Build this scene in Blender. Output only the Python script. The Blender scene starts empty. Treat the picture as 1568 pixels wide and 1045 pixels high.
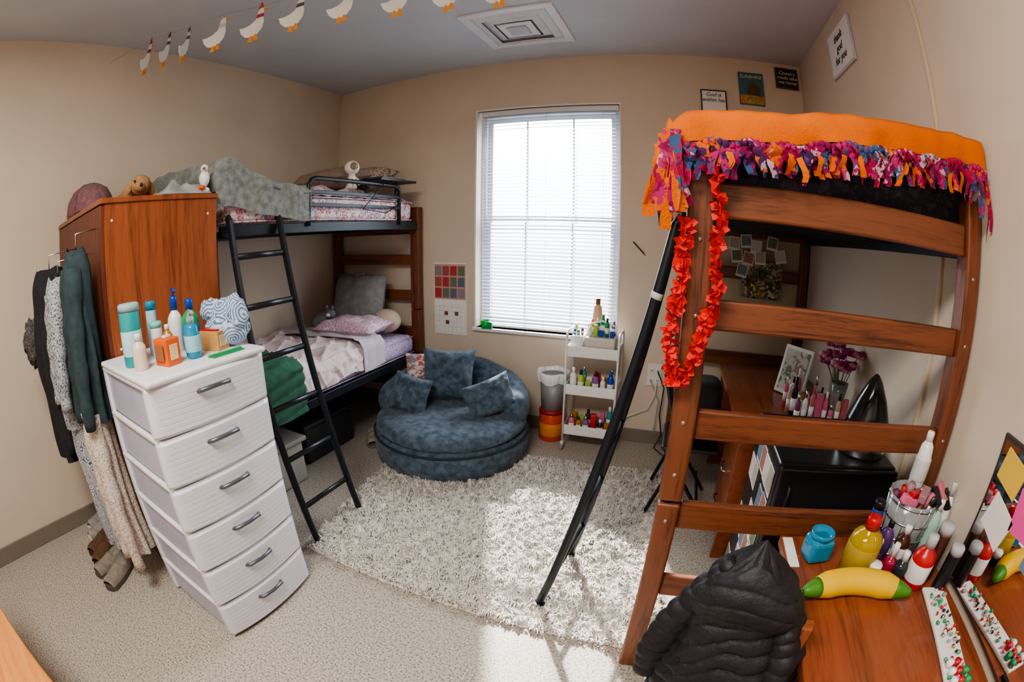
import bpy, bmesh, math, random
from mathutils import Vector, Matrix, noise
random.seed(7)
COL=bpy.context.collection
PI=math.pi
# ------------------------------------------------------------ materials
MC={}
def M(name,col,rough=.6,metal=0,kind=None,col2=None,scale=10,bump=0,axis='z',pal=None,trans=0,emit=0,coat=0,bscale=None,alpha=1,sheen=0,bdist=.01):
    if name in MC: return MC[name]
    m=bpy.data.materials.new(name); m.use_nodes=True; nt=m.node_tree; N=nt.nodes; Lk=nt.links
    b=N['Principled BSDF']; b.inputs['Base Color'].default_value=(*col,1); b.inputs['Roughness'].default_value=rough
    b.inputs['Metallic'].default_value=metal; b.inputs['Coat Weight'].default_value=coat
    b.inputs['Transmission Weight'].default_value=trans; b.inputs['Alpha'].default_value=alpha
    b.inputs['Sheen Weight'].default_value=sheen
    if emit: b.inputs['Emission Color'].default_value=(*col,1); b.inputs['Emission Strength'].default_value=emit
    tc=N.new('ShaderNodeTexCoord'); mp=N.new('ShaderNodeMapping'); Lk.new(tc.outputs['Object'],mp.inputs[0])
    fac=None
    c2=col2 or tuple(c*.8 for c in col)
    def ramp(stops,interp='LINEAR'):
        r=N.new('ShaderNodeValToRGB'); r.color_ramp.interpolation=interp; e=r.color_ramp.elements
        e[0].position=stops[0][0]; e[0].color=(*stops[0][1],1); e[1].position=stops[-1][0]; e[1].color=(*stops[-1][1],1)
        for p,c in stops[1:-1]:
            q=e.new(p); q.color=(*c,1)
        return r
    if kind in (None,'noise'):
        t=N.new('ShaderNodeTexNoise'); t.inputs['Scale'].default_value=scale; t.inputs['Detail'].default_value=4
        Lk.new(mp.outputs[0],t.inputs[0]); r=ramp([(.35,col),(.65,c2 if kind else tuple(c*.94 for c in col))]); Lk.new(t.outputs[0],r.inputs[0]); Lk.new(r.outputs[0],b.inputs['Base Color']); fac=t.outputs[0]
    elif kind=='wood':
        s={'x':(.6,9,9),'y':(9,.6,9),'z':(9,9,.6)}[axis]; mp.inputs['Scale'].default_value=s
        t=N.new('ShaderNodeTexNoise'); t.inputs['Scale'].default_value=scale/4; t.inputs['Detail'].default_value=8; t.inputs['Distortion'].default_value=1.2
        Lk.new(mp.outputs[0],t.inputs[0])
        t2=N.new('ShaderNodeTexNoise'); t2.inputs['Scale'].default_value=scale*2.2; t2.inputs['Detail'].default_value=4; Lk.new(mp.outputs[0],t2.inputs[0])
        ma=N.new('ShaderNodeMath'); ma.operation='MULTIPLY_ADD'; ma.inputs[1].default_value=.35; Lk.new(t2.outputs[0],ma.inputs[0])
        m2=N.new('ShaderNodeMath'); m2.operation='MULTIPLY'; m2.inputs[1].default_value=.65; Lk.new(t.outputs[0],m2.inputs[0]); Lk.new(m2.outputs[0],ma.inputs[2])
        r=ramp([(.36,c2),(.5,col),(.66,tuple(min(1,c*1.15) for c in col))]); Lk.new(ma.outputs[0],r.inputs[0]); Lk.new(r.outputs[0],b.inputs['Base Color']); fac=ma.outputs[0]
    elif kind=='pal':
        t=N.new('ShaderNodeTexVoronoi'); t.inputs['Scale'].default_value=scale
        nz=N.new('ShaderNodeTexNoise'); nz.inputs['Scale'].default_value=scale*1.3; Lk.new(mp.outputs[0],nz.inputs[0])
        mx=N.new('ShaderNodeMixRGB'); mx.blend_type='ADD'; mx.inputs[0].default_value=.12; Lk.new(mp.outputs[0],mx.inputs[1]); Lk.new(nz.outputs[1],mx.inputs[2])
        Lk.new(mx.outputs[0],t.inputs[0]); sp=N.new('ShaderNodeSeparateColor'); Lk.new(t.outputs['Color'],sp.inputs[0])
        n=len(pal); r=ramp([(i/n,pal[i]) for i in range(n)],'CONSTANT'); Lk.new(sp.outputs[0],r.inputs[0]); Lk.new(r.outputs[0],b.inputs['Base Color']); fac=nz.outputs[0]
    elif kind=='speckle':
        t=N.new('ShaderNodeTexNoise'); t.inputs['Scale'].default_value=scale; t.inputs['Detail'].default_value=2; Lk.new(mp.outputs[0],t.inputs[0])
        r=ramp([(.38,c2),(.46,col),(.58,col),(.66,tuple(min(1,c*1.5) for c in col))]); Lk.new(t.outputs[0],r.inputs[0]); Lk.new(r.outputs[0],b.inputs['Base Color']); fac=t.outputs[0]
    elif kind=='rings':
        t=N.new('ShaderNodeTexVoronoi'); t.inputs['Scale'].default_value=scale; Lk.new(mp.outputs[0],t.inputs[0])
        mm=N.new('ShaderNodeMath'); mm.operation='MULTIPLY'; mm.inputs[1].default_value=45; Lk.new(t.outputs['Distance'],mm.inputs[0])
        ms=N.new('ShaderNodeMath'); ms.operation='SINE'; Lk.new(mm.outputs[0],ms.inputs[0])
        r=ramp([(.3,col),(.5,c2)]); Lk.new(ms.outputs[0],r.inputs[0]); Lk.new(r.outputs[0],b.inputs['Base Color']); fac=None
    if bump and fac is not None:
        src=fac
        if bscale:
            t3=N.new('ShaderNodeTexNoise'); t3.inputs['Scale'].default_value=bscale; t3.inputs['Detail'].default_value=3; Lk.new(tc.outputs['Object'],t3.inputs[0]); src=t3.outputs[0]
        bp=N.new('ShaderNodeBump'); bp.inputs['Strength'].default_value=bump; bp.inputs['Distance'].default_value=bdist
        Lk.new(src,bp.inputs['Height']); Lk.new(bp.outputs[0],b.inputs['Normal'])
    MC[name]=m; return m
def P(name,col,rough=.5,**k): return M(name,col,rough,**k)
wx=M('loft_wood_x',(.18,.057,.024),.42,kind='wood',col2=(.065,.020,.010),scale=14,axis='x',bump=.05,coat=.12)
wy=M('loft_wood_y',(.18,.057,.024),.42,kind='wood',col2=(.065,.020,.010),scale=14,axis='y',bump=.05,coat=.12)
wz=M('loft_wood_z',(.18,.057,.024),.42,kind='wood',col2=(.065,.020,.010),scale=14,axis='z',bump=.05,coat=.12)
cz=M('cherry_z',(.29,.082,.029),.38,kind='wood',col2=(.17,.045,.017),scale=9,axis='z',coat=.2)
cy_=M('cherry_y',(.26,.068,.027),.33,kind='wood',col2=(.15,.038,.016),scale=9,axis='y',coat=.25)
cdk=M('cherry_dark',(.14,.038,.018),.45,kind='wood',col2=(.08,.02,.01),scale=9,axis='z')
black=M('black_metal',(.018,.022,.030),.38,metal=.3)
blackp=M('black_plastic',(.012,.012,.014),.3)
white=M('white_plastic',(.82,.82,.85),.35)
whitem=M('white_paint',(.80,.80,.80),.5)
chrome=M('chrome',(.6,.6,.62),.22,metal=1)
paper=M('paper',(.85,.84,.81),.8)
# ------------------------------------------------------------ builder
class B:
    def __init__(s,name): s.name=name; s.v=[]; s.f=[]; s.fm=[]; s.fs=[]; s.mats=[]
    def mi(s,m):
        if m not in s.mats: s.mats.append(m)
        return s.mats.index(m)
    def add(s,vs,fs,m,smooth=False):
        o=len(s.v); i=s.mi(m); s.v+= [tuple(v) for v in vs]
        for f in fs: s.f.append([o+k for k in f]); s.fm.append(i); s.fs.append(smooth)
    def box(s,lo,hi,m,bev=0,rot=None,seg=2,piv=None):
        c=Vector([(a+b)/2 for a,b in zip(lo,hi)]); d=[abs(b-a) for a,b in zip(lo,hi)]
        t=bmesh.new(); bmesh.ops.create_cube(t,size=1)
        for v in t.verts: v.co=Vector((v.co.x*d[0],v.co.y*d[1],v.co.z*d[2]))
        if bev>0: bmesh.ops.bevel(t,geom=t.edges[:],offset=min(bev,min(d)*.45),segments=seg,affect='EDGES',profile=.5)
        t.verts.index_update(); R=rot if rot is not None else Matrix.Identity(3)
        pv=Vector(piv) if piv is not None else c
        s.add([R@(v.co+c-pv)+pv for v in t.verts],[[v.index for v in f.verts] for f in t.faces],m,False); t.free(); return s
    def tube(s,pts,r,m,seg=10,cap=True,smooth=True,closed=False,squash=None):
        pts=[Vector(p) for p in pts]; n=len(pts); rs=r if isinstance(r,(list,tuple)) else [r]*n
        vs=[];up=None
        for i,p in enumerate(pts):
            if closed: t=(pts[(i+1)%n]-pts[i-1])
            else: t=pts[min(i+1,n-1)]-pts[max(i-1,0)]
            t.normalize()
            if up is None:
                up=Vector((0,0,1)) if abs(t.z)<.9 else Vector((1,0,0))
            a=up-t*up.dot(t); a.normalize(); up=a; b=t.cross(a)
            for k in range(seg):
                q=2*PI*k/seg; ca,sa=math.cos(q),math.sin(q)
                if squash: ca*=squash[0]; sa*=squash[1]
                vs.append(p+(a*ca+b*sa)*rs[i])
        fs=[]
        for i in range(n if closed else n-1):
            j=(i+1)%n
            for k in range(seg): fs.append([i*seg+k,i*seg+(k+1)%seg,j*seg+(k+1)%seg,j*seg+k])
        if cap and not closed: fs.append(list(range(seg))[::-1]); fs.append([(n-1)*seg+k for k in range(seg)])
        s.add(vs,fs,m,smooth); return s
    def cyl(s,p0,p1,r,m,r1=None,seg=16,smooth=True): return s.tube([p0,p1],[r,r if r1 is None else r1],m,seg,True,smooth)
    def lathe(s,c,prof,m,seg=24,rot=None,smooth=True,sx=1,sy=1):
        c=Vector(c);vs=[];fs=[];n=len(prof)
        for r,z in prof:
            for k in range(seg):
                q=2*PI*k/seg; v=Vector((r*math.cos(q)*sx,r*math.sin(q)*sy,z))
                if rot is not None: v=rot@v
                vs.append(c+v)
        for i in range(n-1):
            for k in range(seg): fs.append([i*seg+k,i*seg+(k+1)%seg,(i+1)*seg+(k+1)%seg,(i+1)*seg+k])
        if prof[0][0]>1e-5: fs.append(list(range(seg))[::-1])
        if prof[-1][0]>1e-5: fs.append([(n-1)*seg+k for k in range(seg)])
        s.add(vs,fs,m,smooth); return s
    def ell(s,c,r,m,rot=None,seg=20,nz=0,nsc=6,sd=0):
        c=Vector(c);vs=[];fs=[];h=seg//2+2
        for i in range(h+1):
            th=PI*i/h
            for k in range(seg):
                q=2*PI*k/seg; d=Vector((math.sin(th)*math.cos(q),math.sin(th)*math.sin(q),math.cos(th)))
                v=Vector((d.x*r[0],d.y*r[1],d.z*r[2]))
                if nz: v+=d*nz*noise.noise(d*nsc*.4+Vector((sd,sd*2,0)))
                if rot is not None: v=rot@v
                vs.append(c+v)
        for i in range(h):
            for k in range(seg): fs.append([i*seg+k,(i+1)*seg+k,(i+1)*seg+(k+1)%seg,i*seg+(k+1)%seg])
        s.add(vs,fs,m,True); return s
    def grid(s,f,nu,nv,m,cu=False,smooth=True,two=0):
        vs=[f(i/(nu if cu else nu-1),j/(nv-1)) for j in range(nv) for i in range(nu)]
        fs=[]
        for j in range(nv-1):
            for i in range(nu if cu else nu-1):
                k=(i+1)%nu; fs.append([j*nu+i,j*nu+k,(j+1)*nu+k,(j+1)*nu+i])
        s.add(vs,fs,m,smooth); return s
    def pillow(s,c,w,h,t,m,rot=None,n=18,sd=0,wr=.012,pinch=.1):
        c=Vector(c); R=rot if rot is not None else Matrix.Identity(3)
        for sg in (1,-1):
            def f(a,b):
                u=2*a-1; v=2*b-1
                th=max(0,(1-u**4)*(1-v**4))**.55
                x=w/2*u*(1-pinch*(1-v*v)); y=h/2*v*(1-pinch*(1-u*u)); z=sg*t/2*th
                z+=sg*th*wr*noise.noise(Vector((u*3+sd,v*3,sg+sd)))*2
                return c+R@Vector((x,y,z))
            s.grid(f,n,n,m)
        return s
    def poly(s,pts,m,n,th=.002):
        pts=[Vector(p) for p in pts]; n=Vector(n)*th; k=len(pts)
        vs=[p+n for p in pts]+[p-n for p in pts]
        s.add(vs,[list(range(k)),list(range(k,2*k))[::-1]]+[[i,(i+1)%k,k+(i+1)%k,k+i] for i in range(k)],m); return s
    def done(s,recalc=True,weld=False):
        xs=list(zip(*s.v)); o=Vector(((min(xs[0])+max(xs[0]))/2,(min(xs[1])+max(xs[1]))/2,min(xs[2])))
        me=bpy.data.meshes.new(s.name); me.from_pydata([Vector(v)-o for v in s.v],[],s.f)
        for m in s.mats: me.materials.append(m)
        me.polygons.foreach_set('material_index',s.fm); me.polygons.foreach_set('use_smooth',s.fs)
        bm=bmesh.new(); bm.from_mesh(me)
        if weld: bmesh.ops.remove_doubles(bm,verts=bm.verts[:],dist=1e-5)
        if recalc: bmesh.ops.recalc_face_normals(bm,faces=bm.faces[:])
        bm.to_mesh(me); bm.free(); me.update()
        ob=bpy.data.objects.new(s.name,me); ob.location=o; COL.objects.link(ob); return ob
def RX(a): return Matrix.Rotation(a,3,'X')
def RY(a): return Matrix.Rotation(a,3,'Y')
def RZ(a): return Matrix.Rotation(a,3,'Z')
def text(par,body,loc,size,rot,mat,name='lettering'):
    c=bpy.data.curves.new(name,'FONT'); c.body=body; c.size=size; c.align_x='CENTER'; c.align_y='CENTER'; c.extrude=.0008; c.shear=.25
    c.materials.append(mat); ob=bpy.data.objects.new(name,c); COL.objects.link(ob); ob.parent=par
    ob.location=Vector(loc)-par.location; ob.rotation_euler=rot; return ob
def nz(x,y,z=0,s=1): return noise.noise(Vector((x*s,y*s,z*s)))
# ------------------------------------------------------------ room
XL,XR,YB,YF,ZC=-2.81,.916,3.1,-1.3,2.78
wallm=M('wall_paint',(.66,.565,.46),.85,kind='noise',col2=(.63,.54,.44),scale=3,bump=.03,bscale=220)
ceilm=M('ceiling_paint',(.55,.59,.65),.9,kind='noise',col2=(.52,.56,.62),scale=3)
floorm=M('speckled_vinyl',(.44,.395,.335),.5,kind='speckle',col2=(.20,.175,.15),scale=120)
basem=M('baseboard_rubber',(.22,.185,.15),.55)
B('floor').box((XL,YF,-.1),(XR,YB,0),floorm).done()
B('ceiling').box((XL-.15,YF-.15,ZC),(XR+.15,YB+.15,ZC+.1),ceilm).done()
wx0,wx1,wz0,wz1=-1.445,-.395,.745,2.385
b=B('wall_back')
b.box((XL-.15,YB,0),(wx0,YB+.15,ZC),wallm).box((wx1,YB,0),(XR+.15,YB+.15,ZC),wallm).box((wx0,YB,0),(wx1,YB+.15,wz0),wallm).box((wx0,YB,wz1),(wx1,YB+.15,ZC),wallm).done()
B('wall_left').box((XL-.15,YF-.15,0),(XL,YB,ZC),wallm).done()
B('wall_right').box((XR,YF-.15,0),(XR+.15,YB,ZC),wallm).done()
B('wall_front').box((XL,YF-.15,0),(XR,YF,ZC),wallm).done()
B('baseboard_back').box((XL,YB-.012,0),(XR,YB,.1),basem,.004).done()
B('baseboard_left').box((XL,YF,0),(XL+.012,YB,.1),basem,.004).done()
B('baseboard_right').box((XR-.012,YF,0),(XR,YB,.1),basem,.004).done()
# window
vinyl=M('window_vinyl',(.62,.64,.68),.4)
b=B('window_1')
def frame(b,x0,x1,z0,z1,y0,y1,w,m):
    b.box((x0,y0,z0),(x0+w,y1,z1),m,.003).box((x1-w,y0,z0),(x1,y1,z1),m,.003).box((x0+w,y0,z0),(x1-w,y1,z0+w),m,.003).box((x0+w,y0,z1-w),(x1-w,y1,z1),m,.003)
frame(b,wx0,wx1,wz0,wz1,3.19,3.25,.04,vinyl)
frame(b,wx0+.04,wx1-.04,wz0+.04,1.58,3.195,3.215,.035,vinyl)
frame(b,wx0+.04,wx1-.04,1.545,wz1-.04,3.22,3.24,.035,vinyl)
for fx in (1/3,2/3):
    X=wx0+(wx1-wx0)*fx; b.box((X-.006,3.222,1.57),(X+.006,3.236,wz1-.05),vinyl); b.box((X-.006,3.198,wz0+.06),(X+.006,3.212,1.55),vinyl)
b.done()
b=B('trim_1'); b.box((wx0-.012,YB-.004,wz0),(wx0,YB+.012,wz1+.012),whitem).box((wx1,YB-.004,wz0),(wx1+.008,YB+.012,wz1+.012),whitem).box((wx0,YB-.004,wz1),(wx1,YB+.012,wz1+.012),whitem).done()
B('trim_2').box((wx0-.02,YB-.035,wz0-.022),(wx1+.02,YB+.15,wz0),whitem,.004).done()
m=bpy.data.materials.new('blind_slat'); m.use_nodes=True; nt=m.node_tree; pb=nt.nodes['Principled BSDF']; pb.inputs['Base Color'].default_value=(.62,.66,.72,1); pb.inputs['Roughness'].default_value=.4
tb=nt.nodes.new('ShaderNodeBsdfTranslucent'); tb.inputs[0].default_value=(.62,.72,.86,1); mx=nt.nodes.new('ShaderNodeMixShader'); mx.inputs[0].default_value=.10
nt.links.new(pb.outputs[0],mx.inputs[1]); nt.links.new(tb.outputs[0],mx.inputs[2]); nt.links.new(mx.outputs[0],nt.nodes['Material Output'].inputs[0]); slat=m
b=B('window_blinds'); b.box((wx0+.03,3.115,wz1-.04),(wx1-.006,3.15,wz1-.002),whitem,.004)
z=wz0+.035; sw=.0122; ta=math.radians(27)
while z<wz1-.045:
    yc=3.132
    pts=[]
    for k,(o,c) in enumerate([(-1,0),(-.35,.0016),(.35,.0016),(1,0)]):
        pts.append((yc+o*sw*math.cos(ta),z+o*sw*math.sin(ta)+c))
    vs=[(x,y,zz) for x in (wx0+.034,wx1-.01) for y,zz in pts]
    b.add(vs,[[i,i+1,i+5,i+4] for i in range(3)],slat,True); z+=.0260
b.box((wx0+.034,3.12,wz0+.008),(wx1-.01,3.144,wz0+.024),whitem,.003)
for X in (wx0+.12,(wx0+wx1)/2,wx1-.12): b.cyl((X,3.119,wz0+.02),(X,3.119,wz1-.03),.0012,whitem,seg=5)
b.cyl((wx0+.06,3.112,wz1-.05),(wx0+.065,3.112,wz1-.9),.003,whitem,seg=6)
b.done(recalc=False)
# ceiling vent
b=B('ceiling_vent'); vx0,vx1,vy0,vy1=-1.20,-.625,2.23,2.80; ventm=M('vent_metal',(.72,.74,.79),.4); vd=M('vent_gray',(.50,.52,.57),.6)
def ring(k0,z0,k1,z1):
    P0=[(vx0+k0,vy0+k0,z0),(vx1-k0,vy0+k0,z0),(vx1-k0,vy1-k0,z0),(vx0+k0,vy1-k0,z0)]
    P1=[(vx0+k1,vy0+k1,z1),(vx1-k1,vy0+k1,z1),(vx1-k1,vy1-k1,z1),(vx0+k1,vy1-k1,z1)]
    b.add(P0+P1,[[i,(i+1)%4,4+(i+1)%4,4+i] for i in range(4)],ventm)
ring(0,ZC-.001,.004,ZC-.012); ring(.004,ZC-.012,.055,ZC-.012); ring(.055,ZC-.012,.06,ZC-.002)
for k in (.066,.122): ring(k,ZC-.004,k+.040,ZC-.024); ring(k+.040,ZC-.024,k+.044,ZC-.022)
b.box((vx0+.03,vy0+.03,ZC-.003),(vx1-.03,vy1-.03,ZC-.001),vd)
b.box((vx0+.18,vy0+.18,ZC-.026),(vx1-.18,vy1-.18,ZC-.018),ventm,.003)
b.box((vx0+.225,vy0+.225,ZC-.034),(vx1-.225,vy1-.225,ZC-.026),vd,.003); b.done(recalc=False)
B('wall_conduit').box((XR-.014,1.325,.1),(XR,1.342,ZC),M('conduit_ivory',(.62,.53,.40),.5),.003).done()
# ------------------------------------------------------------ LEFT: wardrobe
WX0,WX1,WY0,WY1,WZ=-2.80,-1.845,.565,1.17,1.69
b=B('wardrobe')
b.box((WX1-.022,WY0+.02,0),(WX1,WY1,WZ-.022),cz,.002)
b.box((WX0,WY0+.02,0),(WX0+.02,WY1,WZ-.022),cdk,.002)
b.box((WX0-.003,WY0-.005,WZ-.022),(WX1+.008,WY1+.005,WZ),cz,.003)
b.box((WX0+.02,WY0+.03,.06),(WX1-.022,WY1-.01,.08),cdk)
b.box((WX0+.02,WY1-.012,0),(WX1-.022,WY1-.004,WZ-.022),cdk)
xm=(WX0+WX1)/2
b.box((WX0+.003,WY0,.42),(xm-.002,WY0+.02,WZ-.026),cdk,.002).box((xm+.002,WY0,.42),(WX1-.003,WY0+.02,WZ-.026),cdk,.002)
b.box((WX0+.003,WY0,.06),(WX1-.003,WY0+.02,.235),cdk,.002).box((WX0+.003,WY0,.24),(WX1-.003,WY0+.02,.415),cdk,.002)
for yy in (.62,1.12):
    for zz in (1.6,1.1,.6): b.cyl((WX1-.001,yy,zz),(WX1+.002,yy,zz),.006,whitem,seg=8)
b.done()
# drawer tower
TX0,TX1,TY0,TY1,TH=-1.832,-1.325,.505,1.02,1.08
plas=M('drawer_plastic',(.78,.78,.86),.35,kind='noise',col2=(.75,.75,.84),scale=2)
side=M('drawer_side',(.50,.49,.63),.3); hnd=M('handle_gray',(.14,.15,.18),.3,metal=.5)
b=B('plastic_drawer_tower')
b.box((TX0,TY0,TH-.022),(TX1+.012,TY1,TH),white,.01,seg=3)
dh=(TH-.03)/6
for i in range(6):
    z0=.01+i*dh; z1=z0+dh
    b.box((TX0+.008,TY0+.004,z0),(TX0+.04,TY0+.02,z1),white,.003).box((TX1-.05,TY0+.004,z0),(TX1-.015,TY0+.02,z1),white,.003)
    b.box((TX0+.008,TY1-.02,z0),(TX0+.04,TY1-.004,z1),white,.003).box((TX1-.05,TY1-.02,z0),(TX1-.015,TY1-.004,z1),white,.003)
    b.box((TX0+.008,TY0+.003,z1-.014),(TX1-.015,TY1-.003,z1),white,.003)
    b.box((TX0+.02,TY0+.014,z0+.01),(TX1-.02,TY1-.014,z1-.018),side,.006)
    yc=(TY0+TY1)/2; hw=(TY1-TY0)/2
    def f(u,v,z0=z0,z1=z1):
        y=TY0+u*(TY1-TY0); t=(y-yc)/hw
        edge=min(1,(1-abs(t))*14)*min(1,v*14)*min(1,(1-v)*14)
        rd=max(0,math.sin(v*2*PI*9))**6
        x=TX1-.018+.012*edge+.026*(1-t*t)-.0007*rd*(1 if abs(t)<.93 and v<.80 else 0)
        zz=z0+.004+v*(z1-z0-.008)+.008*(1-t*t)*(v-.5)
        return Vector((x,y,zz))
    b.grid(f,30,110,plas)
    b.tube([(TX1+.012,yc-.068,z1-.056),(TX1+.034,yc-.058,z1-.05),(TX1+.043,yc,z1-.047),(TX1+.034,yc+.058,z1-.05),(TX1+.012,yc+.068,z1-.056)],.008,hnd,8)
b.done()
# garments hanging on wardrobe doors
def garment(name,cx,cy,zt,zb,w,d,m,folds=6,sd=0,sleeve=True,lean=0,hook=True,sl=.72):
    b=B(name)
    def f(u,v):
        a=2*PI*u; g=min(1,v/.13); prof=.28+.72*math.sin(g*PI/2)
        k=1+.22*v**.5*math.sin(a*folds+3*nz(v*2,sd,u))*min(1,v*3)+.18*nz(math.cos(a)+sd,math.sin(a),v*3)
        return Vector((cx+lean*v+math.cos(a)*w/2*prof*k, min(WY0-.004,cy+math.sin(a)*d/2*(.55+.45*prof)*k), zt-(zt-zb)*v+.02*nz(a,sd,v*5)))
    b.grid(f,48,40,m,cu=True)
    if sleeve:
        L=(zt-zb)*sl
        for s in (-1,1):
            pts=[];rs=[]
            for i in range(16):
                t=i/15; pts.append((cx+lean*t+s*(w*.40+.03*math.sin(t*2)),cy-.03-.04*t,zt-.07-L*t)); rs.append(.042*(1-.35*t)*(1+.12*math.sin(t*24+sd)))
            b.tube(pts,rs,m,12)
    if hook: b.tube([(cx,cy,zt-.02),(cx,cy,zt+.06),(cx,WY0-.004,zt+.07)],.003,chrome,6)
    return b.done()
garment('black_jacket',-2.30,.40,1.46,.60,.26,.22,M('black_fabric',(.010,.011,.014),.9,kind='noise',col2=(.02,.02,.025),scale=40,bump=.3),sd=1,sl=.85)
b=B('fur_trim_hood'); b.ell((-2.42,.28,1.14),(.06,.05,.11),M('gray_fur',(.16,.145,.13),1,kind='noise',col2=(.05,.045,.04),scale=90,bump=1),nz=.03,nsc=12,seg=28); b.done()
garment('gray_sweater',-2.05,.40,1.42,.80,.12,.14,M('gray_knit',(.34,.36,.38),.95,kind='speckle',col2=(.07,.08,.10),scale=130,bump=.4),sd=3)
garment('teal_hoodie',-1.905,.462,1.51,.84,.11,.13,M('teal_fleece',(.036,.062,.068),.95,kind='noise',col2=(.025,.042,.048),scale=30,bump=.3),sd=5,sl=.9)
garment('patterned_shirt',-2.06,.40,.92,.22,.13,.12,M('leaf_print',(.50,.50,.52),.9,kind='rings',col2=(.08,.09,.12),scale=26),sd=7,hook=False,sleeve=False)
garment('cream_cardigan',-1.925,.455,.95,.20,.10,.13,M('cream_lace',(.66,.57,.50),.95,kind='speckle',col2=(.40,.32,.26),scale=120,bump=.4),sd=9,hook=False,sl=.95)
# shoes
def shoe(name,x,y,ang,c,sole,L=.24):
    b=B(name); R=RZ(ang); mm=M('shoe_'+name+str(len(MC)),c,.8,kind='noise',col2=tuple(k*.7 for k in c),scale=40); ms=M('sole_'+name+str(len(MC)),sole,.7)
    def wid(t): return .036+.010*math.sin(t*PI)+.006*math.sin((t-.3)*PI)
    out=[]
    for sgn in (1,-1):
        for i in range(13):
            t=i/12 if sgn==1 else 1-i/12
            out.append((L*(t-.5),sgn*wid(t)*(1 if 0<t<1 else .55)))
    n=len(out); vs=[Vector((x,y,0))+R@Vector((p[0],p[1],.002)) for p in out]+[Vector((x,y,0))+R@Vector((p[0],p[1],.026)) for p in out]
    b.add(vs,[list(range(n))[::-1],list(range(n,2*n))]+[[i,(i+1)%n,n+(i+1)%n,n+i] for i in range(n)],ms)
    def f(u,v):
        a=PI*u; t=.04+.92*v; h=.045+.045*max(0,1-t*1.6) ; hh=.026+h*math.sin(a)*(1 if t<.92 else .6)
        yy=math.cos(a)*wid(t)*.95
        return Vector((x,y,0))+R@Vector((L*(t-.5),yy,hh if not (t<.38 and math.sin(a)>.8) else hh-.03))
    b.grid(f,14,18,mm); return b.done()
shoe('sneaker',-2.70,.44,-1.3,(.35,.33,.30),(.6,.58,.55)); shoe('sneaker',-2.58,.40,-1.5,(.35,.33,.30),(.6,.58,.55))
shoe('clog',-2.46,.34,-1.2,(.14,.07,.035),(.06,.035,.02)); shoe('clog',-2.36,.32,-1.0,(.14,.07,.035),(.06,.035,.02))
shoe('loafer',-2.24,.30,-1.35,(.30,.26,.21),(.10,.08,.07)); shoe('loafer',-2.12,.30,-1.1,(.30,.26,.21),(.10,.08,.07))
# items on drawer tower
def bottle(name,x,y,z,h,r,mb,mc,shape='round',sx=1,sy=1,label=None,cap=.16,pump=False):
    b=B(name); bh=h*(1-cap)
    if shape=='round': prof=[(0,0),(r*.9,0),(r,.006),(r,bh*.70),(r*.93,bh*.80),(r*.7,bh*.90),(r*.42,bh*.97),(r*.4,bh)]
    elif shape=='can': prof=[(0,0),(r*.96,0),(r,.004),(r,bh-.004),(r*.96,bh)]
    else: prof=[(0,0),(r*.8,0),(r*.95,bh*.1),(r,bh*.5),(r*.75,bh*.9),(r*.4,bh)]
    b.lathe((x,y,z),prof,mb,24,sx=sx,sy=sy)
    if label is not None: b.lathe((x,y,z),[(r*1.0,bh*.2),(r*1.014,bh*.21),(r*1.014,bh*.64),(r*1.0,bh*.65)],label,24,sx=sx,sy=sy)
    cr=r*.45 if shape!='can' else r*1.03
    b.lathe((x,y,z+bh),[(cr,0),(cr,h*cap*.8),(cr*.85,h*cap),(0,h*cap)],mc,16)
    if pump:
        b.cyl((x,y,z+h),(x,y,z+h*1.12),.004,mc,seg=8); b.tube([(x-.01,y,z+h*1.12),(x+.035,y-.01,z+h*1.11),(x+.042,y-.012,z+h*1.08)],.006,mc,8)
    return b.done()
teal=P('teal_plastic',(.02,.30,.31)); wht=P('white_gloss',(.8,.8,.8),.25); blue=P('blue_plastic',(.01,.06,.42),.25); green=P('green_plastic',(.02,.30,.10),.3)
orange=P('orange_card',(.72,.13,.02)); red=P('red_plastic',(.5,.015,.02),.3); amber=P('amber_clear',(.5,.22,.02),.2); pinkp=P('pink_plastic',(.7,.16,.30),.3)
cblue=M('clear_blue',(.03,.36,.60),.08,trans=.35); yel=M('amber_liquid',(.46,.31,.01),.1,trans=.15); clr=M('clear_plastic',(.85,.88,.9),.05,trans=.8)
bottle('disinfecting_wipes',-1.59,.585,TH,.215,.042,teal,P('gray_cap',(.30,.48,.50)),'can',label=P('wipes_label',(.45,.70,.76)),cap=.12)
bottle('cream_bottle',-1.50,.575,TH,.12,.028,P('cream_plastic',(.75,.6,.5),.35),wht,'round',cap=.2)
bottle('tall_tumbler',-1.66,.71,TH,.20,.022,P('pale_blue',(.4,.6,.7)),cblue,'can')
bottle('spray_bottle',-1.62,.80,TH,.205,.032,wht,blue,'round',cap=.25,pump=True)
bottle('mouthwash_bottle',-1.56,.84,TH,.19,.036,green,blue,'round',label=P('mw_label',(.02,.2,.45)),cap=.2)
bottle('soap_pump',-1.44,.775,TH,.145,.032,cblue,clr,'x',label=P('sp_label',(.3,.6,.7)),pump=True)
bottle('pill_bottle',-1.54,.72,TH,.12,.022,amber,wht,'round')
bottle('hand_cream_bottle',-1.68,.62,TH,.17,.026,wht,teal,'round')
bottle('deodorant_stick',-1.60,.70,TH,.13,.024,wht,P('light_teal',(.2,.6,.55)),'can')
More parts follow.
